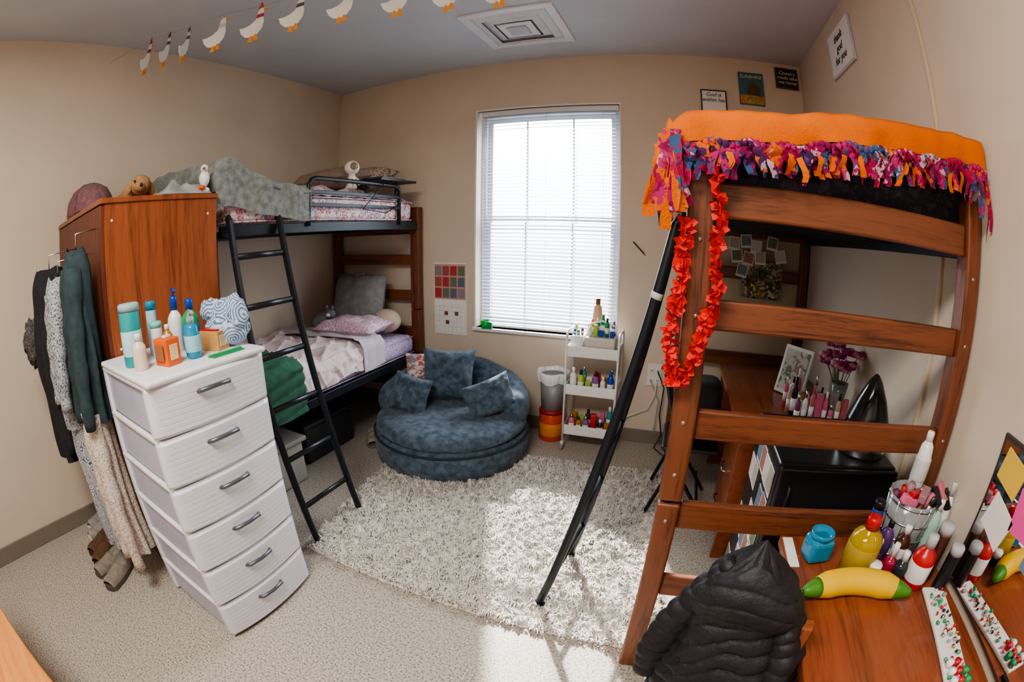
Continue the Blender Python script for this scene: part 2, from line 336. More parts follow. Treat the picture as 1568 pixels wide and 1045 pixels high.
b=B('tissue_box'); b.box((-1.50,.64,TH),(-1.42,.705,TH+.09),orange,.003,rot=RZ(.2)); b.box((-1.47,.66,TH+.09),(-1.45,.69,TH+.098),wht,.002,rot=RZ(.2)); b.box((-1.485,.632,TH+.02),(-1.435,.637,TH+.07),P('brown_card',(.3,.12,.05)),.001,rot=RZ(.2),piv=(-1.46,.6725,TH)); b.box((-1.421,.655,TH+.02),(-1.416,.69,TH+.07),P('cookie_label',(.75,.55,.3)),.001,rot=RZ(.2),piv=(-1.46,.6725,TH)); b.done()
B('cookie_box').box((-1.53,.86,TH),(-1.43,.93,TH+.07),P('tan_card',(.6,.32,.12)),.003,rot=RZ(.3)).box((-1.52,.87,TH+.07),(-1.44,.92,TH+.076),red,.001,rot=RZ(.3)).box((-1.435,.87,TH+.015),(-1.428,.92,TH+.055),P('cookie_label',(.75,.55,.3)),.001,rot=RZ(.3),piv=(-1.48,.895,TH)).done()
b=B('hair_comb'); b.box((-1.385,.80,TH),(-1.368,.95,TH+.008),green,.003)
for i in range(18): b.box((-1.368,.805+i*.008,TH+.002),(-1.345,.808+i*.008,TH+.005),green)
b.done()
pat=M('leaf_bandana',(.50,.58,.70),.9,kind='rings',col2=(.10,.17,.30),scale=13)
b=B('patterned_pouch'); b.ell((-1.47,.955,TH+.065),(.095,.065,.065),pat,nz=.015,nsc=6,sd=2,seg=32,rot=RZ(.5)); b.ell((-1.54,.94,TH+.13),(.06,.05,.045),pat,nz=.012,nsc=7,sd=4,seg=28); b.ell((-1.42,.97,TH+.115),(.05,.042,.075),pat,nz=.012,sd=6,rot=RY(-.25),seg=28); b.ell((-1.475,.955,TH+.12),(.06,.048,.055),pat,nz=.01,sd=8,seg=28); b.done()
# things on top of wardrobe
b=B('baseball_cap'); pm=M('mauve_fabric',(.24,.12,.13),.9,kind='noise',col2=(.17,.085,.095),scale=40,bump=.3)
cc=(-2.56,.71,WZ)
b.lathe(cc,[(.185,.0),(.19,.03),(.18,.09),(.14,.14),(.075,.168),(0,.175)],pm,28,sx=1.15,sy=.72); b.ell((-2.37,.655,WZ+.014),(.14,.085,.013),pm); b.ell((cc[0],cc[1],WZ+.175),(.012,.012,.008),pm)
for k in range(6):
    a=k*PI/3; b.tube([(cc[0]+r_*1.16*math.cos(a),cc[1]+r_*.73*math.sin(a),WZ+z_) for r_,z_ in ((.19,.03),(.18,.09),(.14,.14),(.075,.169))],.002,pm,5)
b.done()
tan=M('tan_plush',(.44,.25,.12),.95,kind='noise',col2=(.32,.17,.08),scale=60,bump=.5)
b=B('plush_dog'); ox,oy=.02,-.10
def E(c,r,m=tan,rot=None,nz_=0): b.ell((c[0]+ox,c[1]+oy,c[2]),r,m,rot=rot,nz=nz_)
E((-2.30,1.0,WZ+.055),(.15,.08,.055),nz_=.02); E((-2.14,.97,WZ+.085),(.06,.055,.05)); E((-2.085,.945,WZ+.07),(.032,.028,.024)); E((-2.15,1.03,WZ+.075),(.02,.02,.045),rot=RX(.5)); E((-2.15,.91,WZ+.075),(.02,.02,.045),rot=RX(-.5)); E((-2.055,.94,WZ+.075),(.009,.009,.009),blackp); E((-2.10,.92,WZ+.10),(.006,.006,.006),blackp)
for dx,dy in ((-2.18,.90),(-2.16,1.06),(-2.41,.91),(-2.41,1.06)): E((dx,dy,WZ+.025),(.06,.026,.024))
b.done()
dk=M('gray_laundry',(.42,.41,.39),.95,kind='noise',col2=(.22,.22,.22),scale=9,bump=.4)
b=B('crumpled_clothes')
def f(u,v):
    x=-2.02+u*.165; y=.88+v*.27; e=max(0,min(1,min(u,1-u)*5,min(v,1-v)*5)); return Vector((x,y,WZ+.004+e*(.045+.035*nz(x*9,y*9,4)+.02*nz(x*22,y*22,1))))
b.grid(f,40,50,dk); b.done()
b=B('plush_penguin'); px_,py_=.02,.07
b.ell((-1.905+px_,1.05+py_,WZ+.075),(.026,.026,.04),wht,nz=.005); b.ell((-1.90+px_,1.045+py_,WZ+.12),(.019,.019,.02),wht); b.ell((-1.878+px_,1.03+py_,WZ+.118),(.012,.007,.006),orange); b.ell((-1.92+px_,1.05+py_,WZ+.07),(.024,.022,.038),M('plush_gray',(.2,.2,.22),.9)); b.ell((-1.89+px_,1.025+py_,WZ+.03),(.028,.018,.012),orange); b.ell((-1.905+px_,1.05+py_,WZ+.018),(.03,.03,.018),wht); b.done()
# ------------------------------------------------------------ bunk bed
BX0,BX1=-2.78,-1.89
b=B('bunk_bed')
for (x,y0) in ((BX0,3.0),(BX1-.07,3.0)):
    b.box((x,y0,0),(x+.07,y0+.07,.86),wz,.006).box((x,y0,.865),(x+.07,y0+.07,1.66),wz,.006)
for x in (BX0,BX1-.13):
    b.box((x,1.20,0),(x+.06,1.255,1.50),wz,.006)
for (z0,z1) in ((1.21,1.29),(.93,1.01),(1.45,1.54),(.62,.72),(.2,.28)):
    b.box((BX0+.07,3.02,z0),(BX1-.07,3.05,z1),wx,.004); b.box((BX0+.06,1.215,z0),(BX1-.13,1.24,z1),wx,.004)
for z0 in (.475,1.485):
    b.box((BX1-.03,1.23,z0),(BX1,3.0,z0+.055),black,.003); b.box((BX0,1.23,z0),(BX0+.03,3.0,z0+.055),black,.003)
    b.box((BX0,1.23,z0),(BX1,1.26,z0+.03),black,.003); b.box((BX0,2.97,z0),(BX1,3.0,z0+.03),black,.003)
    for i in range(9): y=1.35+i*.19; b.box((BX0+.03,y,z0+.01),(BX1-.03,y+.03,z0+.02),black)
b.tube([(BX1+.005,1.83,1.52),(BX1+.005,1.83,1.76),(BX1+.005,1.85,1.785),(BX1+.005,1.88,1.795),(BX1+.005,2.68,1.795),(BX1+.005,2.72,1.785),(BX1+.005,2.74,1.76),(BX1+.005,2.74,1.52)],.014,black,10)
for zz in (1.64,1.715): b.box((BX1-.003,1.83,zz-.011),(BX1+.013,2.74,zz+.011),black,.003)
b.done()
b=B('bunk_ladder')
F=[(-1.47,1.24,0),(-1.47,1.60,0)]; T=[(BX1+.015,1.27,1.56),(BX1+.015,1.60,1.56)]
for f_,t_ in zip(F,T):
    b.tube([f_,t_,(t_[0]-.02,t_[1],t_[2]+.02)],.021,black,8,squash=(1,.7),smooth=False)
    b.ell((f_[0],f_[1],.012),(.026,.022,.014),blackp)
for i in range(6):
    t=.13+i*.152; p=[Vector(F[k]).lerp(Vector(T[k]),t) for k in (0,1)]; b.tube(p,.014,black,8,squash=(1.1,.8))
b.done()
sheet=M('floral_sheet',(.76,.68,.70),.9,kind='pal',pal=[(.78,.72,.74),(.76,.70,.74),(.55,.12,.14),(.78,.73,.75),(.62,.42,.50),(.30,.26,.42),(.80,.74,.76)],scale=42)
lav=M('lavender_sheet',(.54,.44,.66),.9,kind='speckle',col2=(.38,.28,.52),scale=60)
def mattress(name,x0,x1,y0,y1,z0,z1,m,r=.05):
    b=B(name); b.box((x0,y0,z0),(x1,y1,z1),m,r,seg=4)
    for i in range(len(b.fs)): b.fs[i]=True
    for zz in (z0+.012,z1-.012): b.tube([(x0+.02,y0-.001,zz),(x1-.02,y0-.001,zz),(x1+.001,y0+.02,zz),(x1+.001,y1-.02,zz)],.004,m,6)
    return b.done()
mattress('mattress',BX0+.01,BX1-.012,1.27,2.95,1.545,1.70,sheet)
mattress('mattress',BX0+.01,BX1-.012,1.27,2.95,.535,.68,lav)
b=B('rumpled_bedding')
def f(u,v):
    x=BX0+.02+u*.84; y=1.70+v*1.25; e=min(1,min(u,1-u)*6,min(v,1-v)*6)
    return Vector((x,y,1.698+e*(.06+.06*nz(x*5,y*5,1))+.012*nz(x*18,y*18)))
b.grid(f,40,60,sheet); b.done()
gb=M('gray_green_plush',(.15,.165,.155),.95,kind='noise',col2=(.28,.30,.28),scale=26,bump=.6,bscale=60,sheen=.2)
b=B('gray_throw_blanket')
def f(u,v):
    fr_=max(0,(.10-v)/.10); v2=max(0,(v-.10)/.90); y=1.19+v2*.65-.012*math.sin(fr_*PI); s=u*1.06
    pk=.10*math.exp(-((v2-.05)/.30)**2)
    wob=.018*nz(s*8,y*8,3)+.006*math.sin(y*30+s*9)
    if s<.80: x=BX0+.06+s; z=1.775+.05*nz(x*4,y*4,3)+pk+wob
    else:
        q=(s-.80); rd=.045
        if q<rd*PI/2: an=q/rd; x=BX1-.025+rd*math.sin(an); z=1.775+.05*nz((BX0+.86)*4,y*4,3)+pk-rd*(1-math.cos(an))+wob
        else: L=.95+.10*math.sin(v2*6+1); x=BX1-.025+rd+.006*math.sin(y*26+1); z=1.775+.05*nz((BX0+.86)*4,y*4,3)+pk-rd-(q-rd*PI/2)*L*(1-.15*v2)
        x+=.010*abs(nz(y*9,q*5,2))
    z=z*(1-fr_)+(1.705 if s<.86 else z)*fr_
    return Vector((x,y,z))
b.grid(f,110,90,gb); b.done()
b=B('leopard_pillow'); lp=M('leopard_print',(.45,.33,.24),.9,kind='pal',pal=[(.5,.38,.3),(.45,.33,.25),(.10,.06,.04),(.5,.4,.3)],scale=45)
b.pillow((-2.30,2.72,1.87),.6,.40,.16,lp,rot=RX(.35),sd=3).pillow((-2.25,2.40,1.86),.5,.34,.14,M('brown_fuzz',(.34,.24,.18),.95,bump=.5,kind='noise',scale=50),rot=RX(.1),sd=5); b.done()
b=B('astronaut_lamp'); wl=P('lamp_white',(.85,.78,.70),.4)
b.ell((-1.98,2.32,1.905),(.05,.05,.048),wl); b.ell((-1.945,2.30,1.91),(.024,.03,.026),P('visor',(.3,.2,.12),.15)); b.lathe((-1.98,2.32,1.765),[(0,0),(.035,0),(.04,.01),(.022,.04),(.026,.07),(.02,.10)],wl)
for s in (-1,1): b.tube([(-1.98,2.32+s*.02,1.85),(-1.96,2.32+s*.045,1.82),(-1.94,2.32+s*.03,1.79)],.009,wl,8)
b.done()
b=B('laptop_tray'); b.box((-2.08,2.46,1.825),(-1.84,2.90,1.842),blackp,.005,rot=RX(.02)).box((-2.04,2.53,1.843),(-1.88,2.80,1.858),P('laptop_gray',(.10,.10,.12),.4),.004)
b.tube([(-1.86,2.55,1.83),(-1.85,2.45,1.75),(-1.865,2.30,1.62),(-1.86,2.55,1.60),(-1.86,2.70,1.66)],.004,blackp,6)
for y in (2.5,2.86): b.cyl((-2.0,y,1.70),(-2.0,y,1.826),.008,blackp)
b.done()
comf=M('blush_comforter',(.72,.61,.63),.9,kind='noise',col2=(.66,.53,.57),scale=5,bump=.25,bscale=70)
def drape(x_in,y0,y1,zt,drop,f_extra,amp,sd,out=.03):
    def f(u,v):
        y=y0+v*(y1-y0); top=BX1-x_in; s=u*(top+drop)
        if s<top: x=x_in+s; z=zt
        else:
            q=s-top; x=BX1+out*min(1,q/.05); z=zt-q
        e=f_extra(s,y)
        if s<top: z+=e
        else: x+=abs(e)*.9
        r=.04
        if s<top and top-s<r: z-= (r-(top-s))**2/r*.8
        return Vector((x+amp*.3*nz(s*6,y*6,sd),y,z+amp*nz(s*5,y*5,sd)))
    return f
def pleat(s,y):
    a=(s*1.0+y*.6)*44; c=(s*.6-y)*40
    return .012*(1-abs(math.sin(a*.5)))**3+.012*(1-abs(math.sin(c*.5)))**3+.006*math.sin(y*60)*(1 if s>.85 else 0)+.014*nz(s*12,y*12)
b=B('pleated_comforter'); b.grid(drape(BX0+.02,1.58,2.36,.755,.17,pleat,.03,2),130,140,comf); b.done()
b=B('folded_comforter_edge'); b.grid(drape(BX0+.02,2.24,2.48,.778,.20,lambda s,y:.008*math.sin(y*30+s*4),.02,5,.04),50,30,M('gray_lining',(.48,.44,.50),.9)); b.done()
gv=M('green_velvet',(.008,.065,.036),.8,kind='noise',col2=(.018,.11,.065),scale=20,sheen=.1)
b=B('green_ribbed_blanket')
b.grid(drape(BX0+.02,1.26,1.68,.80,.30,lambda s,y:.016*abs(math.sin((s+y*.15)*50)),.015,8,.045),150,30,gv); b.done()
gp=M('gray_plush',(.27,.27,.28),.95,kind='noise',col2=(.21,.21,.22),scale=30,bump=.4)
b=B('backrest_pillow'); b.pillow((-2.36,2.84,.93),.50,.44,.20,gp,rot=RX(PI/2-.25),sd=4,pinch=.02).ell((-2.60,2.70,.78),(.075,.17,.085),gp).ell((-2.13,2.70,.78),(.075,.17,.085),gp); b.box((-2.42,2.86,1.13),(-2.32,2.88,1.16),gp,.005); b.done()
b=B('cream_cushion'); b.ell((-2.06,2.80,.80),(.12,.10,.09),M('cream_plush',(.60,.48,.38),.95)); b.done()
b=B('plush_cat'); pg=M('plush_slate',(.16,.17,.20),.9); b.ell((-2.42,2.58,.80),(.07,.06,.06),pg).ell((-2.40,2.53,.88),(.045,.04,.04),pg).ell((-2.43,2.53,.925),(.014,.012,.02),pg).ell((-2.37,2.53,.925),(.014,.012,.02),pg).ell((-2.39,2.495,.875),(.02,.012,.015),wht); b.done()
b=B('bed_pillow'); b.pillow((-2.18,2.54,.80),.54,.34,.12,M('pink_sheet',(.64,.47,.57),.9,kind='speckle',col2=(.46,.30,.42),scale=60),rot=RZ(.1)@RX(.05),sd=9); b.done()
B('storage_bin').box((-2.35,1.34,0),(-1.98,1.72,.27),M('bin_gray',(.36,.34,.31),.7),.02,seg=3).box((-2.37,1.32,.27),(-1.96,1.74,.30),M('bin_lid',(.28,.26,.24),.7),.008).done()
B('storage_bin').box((-2.5,1.85,0),(-2.1,2.35,.25),M('bin_black',(.03,.03,.035),.8),.02,seg=3).box((-2.52,1.83,.25),(-2.08,2.37,.28),P('bin_black_lid',(.02,.02,.022),.7),.008).done()
shoe('flat_shoe',-1.93,2.36,-.9,(.4,.33,.25),(.2,.15,.1),.2)
# ------------------------------------------------------------ rug
rm=M('shag_rug_pile',(.78,.74,.68),.95,kind='noise',col2=(.58,.54,.48),scale=26,sheen=.1)
cn=[Vector((-1.50,1.18,0)),Vector((.14,1.17,0)),Vector((.07,2.62,0)),Vector((-1.72,2.58,0))]
def rp(u,v): return cn[0]*(1-u)*(1-v)+cn[1]*u*(1-v)+cn[2]*u*v+cn[3]*(1-u)*v
b=B('shag_rug')
def hgt(x,y): return .008+.028*abs(nz(x*20,y*20,2))+.010*nz(x*50,y*50)
def f(u,v):
    p=rp(u,v); e=min(1,min(u,1-u)*60,min(v,1-v)*60)
    return Vector((p.x+.008*nz(p.x*40,p.y*40),p.y+.008*nz(p.x*40,p.y*40,5),.003+e*hgt(p.x,p.y)))
b.grid(f,230,210,rm)
vs=[];fs=[]
for i in range(64000):
    u,v=random.random(),random.random(); p=rp(u,v)
    a=nz(p.x*17,p.y*17,7)*9+random.uniform(-.5,.5); L=random.uniform(.018,.036); z0=hgt(p.x,p.y)-.002; w=.0026
    d=Vector((math.cos(a),math.sin(a),0)); n=Vector((-d.y,d.x,0)); hh=random.uniform(.010,.024)*(1+.6*nz(p.x*20,p.y*20,9)); top=p+d*L+Vector((0,0,z0+hh*.55))
    mid=p+d*L*.4+Vector((0,0,z0+hh))
    base=p+Vector((0,0,z0)); k=len(vs)
    vs+=[base+n*w,base-n*w,mid+n*w,mid-n*w,top]; fs+=[[k,k+1,k+3,k+2],[k+2,k+3,k+4]]
b.add(vs,fs,rm,True); b.done(recalc=False)
# ------------------------------------------------------------ round chair
dn=M('blue_chenille',(.095,.145,.195),.9,kind='noise',col2=(.035,.056,.085),scale=24,bump=.5,bscale=120,sheen=.15)
dn2=M('blue_chenille_trim',(.02,.035,.05),.9)
cx,cy=-1.38,2.545
b=B('round_lounge_chair')
b.lathe((cx,cy,0),[(0,.0),(.49,.0),(.52,.02),(.53,.07),(.53,.15),(.52,.185),(.50,.20),(.45,.208),(0,.208)],dn,64)
b.tube([(cx+.524*math.cos(a*PI/32),cy+.524*math.sin(a*PI/32),.182) for a in range(64)],.008,dn2,6,closed=True)
b.lathe((cx,cy,0),[(.48,.195),(.51,.225),(.505,.255),(.46,.285),(.36,.303),(.2,.308),(0,.295)],dn,64)
fa=math.atan2(-.96,.22)
def f(u,v):
    a=fa+math.radians(78)+v*math.radians(204); t=abs(v-.5)*2
    hgt_=.175-.045*t**2; cz_=.28+.05*(1-t); w=.105*(1+.15*(1-t)); q=2*PI*u
    end=math.sqrt(max(0,1-max(0,(t-.86)/.14)**2))
    rr=.415+math.cos(q)*w*end+.03*math.sin(q); z=cz_+math.sin(q)*hgt_*end+.05*(1-t)
    return Vector((cx+rr*math.cos(a),cy+rr*math.sin(a),z+.01*nz(a*3,q,2)))
b.grid(f,24,70,dn,cu=True); b.done()
fr=lambda a,t: RZ(a)@RX(PI/2-t)
b=B('throw_pillow'); b.pillow((-1.46,2.67,.49),.38,.36,.15,dn,rot=fr(.25,.3),sd=1,n=24); b.done()
b=B('throw_pillow'); b.pillow((-1.62,2.42,.40),.29,.27,.12,dn,rot=fr(.05,.35)@RZ(-.15),sd=2,n=24); b.done()
b=B('throw_pillow'); b.pillow((-1.10,2.56,.41),.34,.25,.12,dn,rot=fr(.5,.4)@RZ(.35),sd=3,n=24); b.done()
b=B('patterned_cushion'); b.pillow((-1.68,2.67,.51),.22,.22,.08,M('rose_print',(.7,.6,.55),.9,kind='pal',pal=[(.7,.62,.58),(.5,.12,.1),(.7,.6,.56),(.25,.25,.3)],scale=28),rot=fr(.5,.3),sd=4); b.done()
# ------------------------------------------------------------ cart
b=B('rolling_cart'); X0,X1,Y0,Y1=-.67,-.33,2.81,3.03
for x in (X0,X1):
    b.tube([(x,Y0,.06),(x,Y0,.80),(x,Y0+.03,.83),(x,Y1-.03,.83),(x,Y1,.80),(x,Y1,.06)],.008,whitem,8)
    for y in (Y0,Y1): b.tube([(x-.008,y,.025),(x+.008,y,.025)],.025,P('caster_gray',(.3,.3,.32)),14); b.box((x-.01,y-.012,.03),(x+.01,y+.012,.065),whitem,.003)
for z0 in (.67,.41,.12):
    b.box((X0,Y0,z0),(X1,Y1,z0+.006),whitem)
    for (a,c) in (((X0,Y0,z0),(X1,Y0+.005,z0+.07)),((X0,Y1-.005,z0),(X1,Y1,z0+.07)),((X0,Y0,z0),(X0+.005,Y1,z0+.07)),((X1-.005,Y0,z0),(X1,Y1,z0+.07))): b.box(a,c,whitem,.002)
b.done()
b=B('storage_caddy'); b.box((-.56,2.83,.677),(-.36,3.0,.80),P('caddy_gray',(.6,.58,.53)),.01).box((-.655,2.85,.677),(-.57,2.98,.80),white,.008).tube([(-.56,2.91,.79),(-.55,2.91,.87),(-.46,2.91,.90),(-.37,2.91,.87),(-.36,2.91,.79)],.006,white,8); b.done()
cols=[wht,green,red,orange,teal,pinkp,blue,amber,P('purple_plastic',(.25,.1,.3)),P('black_gloss',(.02,.02,.02)),P('lime',(.4,.55,.1)),wht,wht]
def clutter(name,x0,x1,y0,y1,z,n,hmin,hmax,sd,pal=None):
    rr=random.Random(sd); b=B(name); k=int(math.ceil(n**.5*1.5)); pl=pal or cols
    for i in range(n):
        x=x0+(x1-x0)*((i%k)+.5)/k; y=y0+(y1-y0)*((i//k)+.5)/max(1,-(-n//k)); h=rr.uniform(hmin,hmax); r=min((x1-x0)/k*.42,.022)*rr.uniform(.8,1.1); m=rr.choice(pl); m2=rr.choice([wht,m,blackp,chrome])
        if rr.random()<.65: b.lathe((x,y,z),[(0,0),(r,0),(r,h*.7),(r*.5,h*.8),(r*.45,h*.82),(r*.45,h),(0,h)],m,12); b.lathe((x,y,z+h*.8),[(r*.5,0),(r*.5,h*.2),(0,h*.21)],m2,12); b.lathe((x,y,z+h*.2),[(r*1.02,0),(r*1.02,h*.3)],wht,12)
        else: b.box((x-r,y-r*.7,z),(x+r,y+r*.7,z+h*.8),m,.002,rot=RZ(rr.uniform(-.3,.3)))
    return b.done()
clutter('toiletry_bottles',-.55,-.37,2.85,2.98,.802,10,.05,.14,1)
clutter('haircare_bottles',-.65,-.35,2.83,2.99,.417,14,.09,.17,2)
clutter('snack_packages',-.65,-.35,2.83,2.99,.127,12,.10,.19,3)
clutter('cosmetic_bottles',-.65,-.575,2.87,2.97,.802,4,.03,.07,4)
bottle('coffee_tumbler',-.51,3.0,.802,.23,.035,P('peach_plastic',(.7,.45,.3)),P('brown_cap',(.2,.08,.04)),'x')
bottle('detergent_tub',-.795,2.97,0,.235,.088,P('orange_plastic',(.62,.07,.015),.3),P('dark_red',(.35,.02,.02)),'can',label=P('detergent_label',(.72,.26,.06)),cap=.12)
b=B('trash_can'); b.lathe((-.795,2.97,.237),[(0,0),(.078,0),(.090,.25),(.086,.252),(.075,.02),(0,.02)],M('steel',(.40,.40,.43),.4,metal=.35),28)
def f(u,v):
    a=2*PI*u; r=.094+.016*math.sin(v*PI)+.008*v+.004*math.sin(a*9)+.003*math.sin(a*17); return Vector((-.795+r*math.cos(a),2.97+r*math.sin(a),.475+.045*math.sin(min(1,v*2)*PI/2)-.13*max(0,v-.35)+.010*math.sin(a*5)*v))
b.grid(f,60,12,M('trash_bag',(.85,.85,.87),.3),cu=True); b.done()
b=B('green_cup'); b.lathe((-1.36,3.085,wz0),[(0,0),(.03,0),(.036,.06),(.032,.06),(.027,.005),(0,.005)],P('bright_green',(.02,.5,.08))); b.box((-1.34,3.06,wz0),(-1.30,3.085,wz0+.05),green,.003); b.done()
# calendar
b=B('wall_calendar'); y=YB-.004
b.box((-1.80,y-.002,.67),(-1.52,y+.003,1.225),paper,.001); b.box((-1.795,y-.005,.945),(-1.525,y-.002,1.215),P('calendar_pink',(.60,.34,.31)))
pc=[P('ph%d'%i,c) for i,c in enumerate([(.42,.05,.06),(.12,.16,.22),(.36,.10,.09),(.15,.20,.12),(.30,.24,.27)])]
for i in range(4):
    for j in range(3):
        b.box((-1.789+i*.066,y-.007,.957+j*.085),(-1.733+i*.066,y-.005,1.03+j*.085),pc[(i*3+j*2)%5])
ln=P('calendar_line',(.55,.5,.5))
for i in range(8): b.box((-1.79+i*.037,y-.004,.69),(-1.789+i*.037,y-.002,.89),ln)
for j in range(6): b.box((-1.79,y-.004,.69+j*.04),(-1.53,y-.002,.691+j*.04),ln)
for (dx,dz) in ((.08,.13),(.17,.13),(.09,.06)): b.box((-1.79+dx,y-.005,.69+dz),(-1.76+dx,y-.003,.72+dz),P('sticker',(.2,.08,.1)))
b.done()
b=B('wall_outlet'); b.box((-.15,YB-.008,.44),(-.045,YB,.60),P('outlet_plate',(.75,.73,.68)),.004)
for dx in (-.12,-.075):
    for dz in (.48,.55): b.box((dx-.014,YB-.012,dz-.018),(dx+.014,YB-.007,dz+.018),whitem,.005); b.box((dx-.005,YB-.014,dz-.006),(dx-.002,YB-.011,dz+.008),blackp); b.box((dx+.003,YB-.014,dz-.006),(dx+.006,YB-.011,dz+.008),blackp)
b.done()
b=B('power_cords')
b.tube([(-.075,YB-.02,.48),(-.08,YB-.05,.40),(-.12,YB-.04,.28),(-.26,YB-.03,.20),(-.30,YB-.05,.16)],.004,whitem,6)
b.tube([(-.075,YB-.02,.55),(-.02,YB-.06,.45),(-.03,YB-.06,.25),(.0,YB-.06,.10),(-.04,YB-.1,.012),(.03,YB-.2,.01)],.005,blackp,6)
b.tube([(-.12,YB-.02,.48),(-.05,YB-.05,.35),(-.06,YB-.05,.12),(.02,YB-.05,.012)],.004,P('cord_gray',(.35,.35,.35)),6)
b.done()
b=B('hanging_pen'); b.cyl((-.30,YB-.008,1.42),(-.225,YB-.008,1.345),.005,P('pen_brown',(.12,.05,.04)),seg=8); b.cyl((-.225,YB-.008,1.345),(-.212,YB-.008,1.332),.005,P('pen_tip',(.3,.08,.06)),r1=.001,seg=8); b.done()
# pictures
tw=(PI/2,0,0)
ink=P('ink',(.03,.03,.03))
b=B('framed_print'); frame(b,.17,.35,2.345,2.515,YB-.018,YB-.001,.008,blackp); b.box((.176,YB-.01,2.35),(.345,YB-.006,2.51),paper); o=b.done()
text(o,'God is\nwithin her',(.26,YB-.012,2.46),.040,tw,ink)
b=B('sunshine_poster'); b.box((.445,YB-.015,2.43),(.625,YB-.001,2.675),P('poster_blue',(.05,.15,.18)),.002)
b.box((.45,YB-.018,2.435),(.62,YB-.015,2.50),P('poster_flowers',(.3,.2,.05),kind='pal',pal=[(.6,.35,.03),(.1,.15,.05),(.4,.1,.05),(.5,.4,.1)],scale=60))
b.poly([(.50,YB-.017,2.53),(.52,YB-.017,2.585),(.55,YB-.017,2.60),(.60,YB-.017,2.56),(.59,YB-.017,2.50),(.51,YB-.017,2.50)],P('poster_cow',(.10,.05,.03)),(0,1,0),.001); o=b.done()
text(o,'SUNSHINE',(.535,YB-.019,2.64),.034,tw,P('cream_ink',(.8,.72,.5)))
b=B('country_roads_sign'); b.box((.72,YB-.02,2.585),(.89,YB-.001,2.745),P('sign_frame',(.12,.06,.03)),.003).box((.728,YB-.023,2.593),(.882,YB-.02,2.737),P('sign_black',(.015,.015,.015))); o=b.done()
text(o,'Country\nroads take\nme home',(.805,YB-.025,2.665),.036,tw,P('cream_ink',(.8,.72,.5)))
b=B('canvas_quote'); b.box((XR-.014,1.99,2.41),(XR-.001,2.35,2.675),P('canvas',(.55,.58,.63),.8),.002).box((XR-.017,2.0,2.42),(XR-.013,2.34,2.665),P('canvas_face',(.80,.81,.82),.8)); o=b.done()
text(o,'thank\ngod\nfor you',(XR-.019,2.17,2.545),.062,(PI/2,0,-PI/2),ink)
# ------------------------------------------------------------ geese garland
b=B('goose_garland'); gw=P('goose_white',(.85,.83,.78),.6); go=P('goose_orange',(.9,.3,.03))
GP=[(-2.43,.93),(-2.29,.99),(-2.18,1.06),(-1.99,1.15),(-1.79,1.25),(-1.58,1.33),(-1.36,1.43),(-1.13,1.54),(-.91,1.61),(-.70,1.67)]
ZS=2.66
b.tube([(x,y,ZS+.008*math.sin(i*2)) for i,(x,y) in enumerate([(-2.8,.8)]+GP+[(-.3,1.8),(.3,1.95)])],.0012,P('twine',(.4,.3,.2)),5)
scarf=[P('sc1',(.35,.05,.05)),P('sc2',(.1,.1,.12)),P('sc3',(.1,.14,.2)),P('sc4',(.6,.6,.58)),P('sc5',(.5,.05,.06)),P('sc6',(.12,.12,.12)),P('sc7',(.15,.13,.12)),gw,gw,gw]
body=[(-.034,.058),(-.022,.062),(-.012,.052),(-.010,.03),(-.002,.012),(.018,.002),(.040,.000),(.060,.006),(.052,-.022),(.036,-.045),(.012,-.058),(-.014,-.054),(-.032,-.034),(-.038,-.008),(-.034,.018),(-.037,.04)]
for i,(x,y) in enumerate(GP):
    vd_=Vector((x,y,0)).normalized(); rt=Vector((vd_.y,-vd_.x,0))
    rt=Matrix.Rotation(1.1 if i<3 else .15,3,'Z')@rt; nrm=rt.cross(Vector((0,0,1)))
    S=1.3; cz0=ZS-.105
    def q(px,pz):
        X=-px; Z=pz; c_,s_=math.cos(.55),math.sin(.55)
        X,Z=X*c_-Z*s_,X*s_+Z*c_
        X=X*.85+Z*.38
        return Vector((x,y,cz0))+rt*(X*S)+Vector((0,0,Z*S*1.15))
    b.poly([q(*p) for p in body],gw,nrm,.0015)
    b.poly([q(-.035,.055),q(-.060,.042),q(-.036,.042)],go,nrm,.002)
    b.poly([q(-.010,.036),q(-.037,.032),q(-.036,.016),q(-.004,.020)],scarf[i],nrm,.0025)
    if i in (4,0): b.poly([q(-.036,.062),q(-.026,.092),q(-.012,.060)],scarf[i],nrm,.0025)
    if i in (1,2,5): b.poly([q(-.034,.056),q(-.024,.080),q(-.008,.066),q(-.012,.050)],scarf[i],nrm,.0025)
    b.poly([q(.0,-.05),q(.004,-.076),q(-.016,-.080),q(-.008,-.05)],go,nrm,.002); b.poly([q(.018,-.05),q(.026,-.074),q(.008,-.080),q(.010,-.05)],go,nrm,.002)
    p=q(-.022,.058); b.cyl(p,(p.x,p.y,ZS),.0008,gw,seg=4)
b.done()
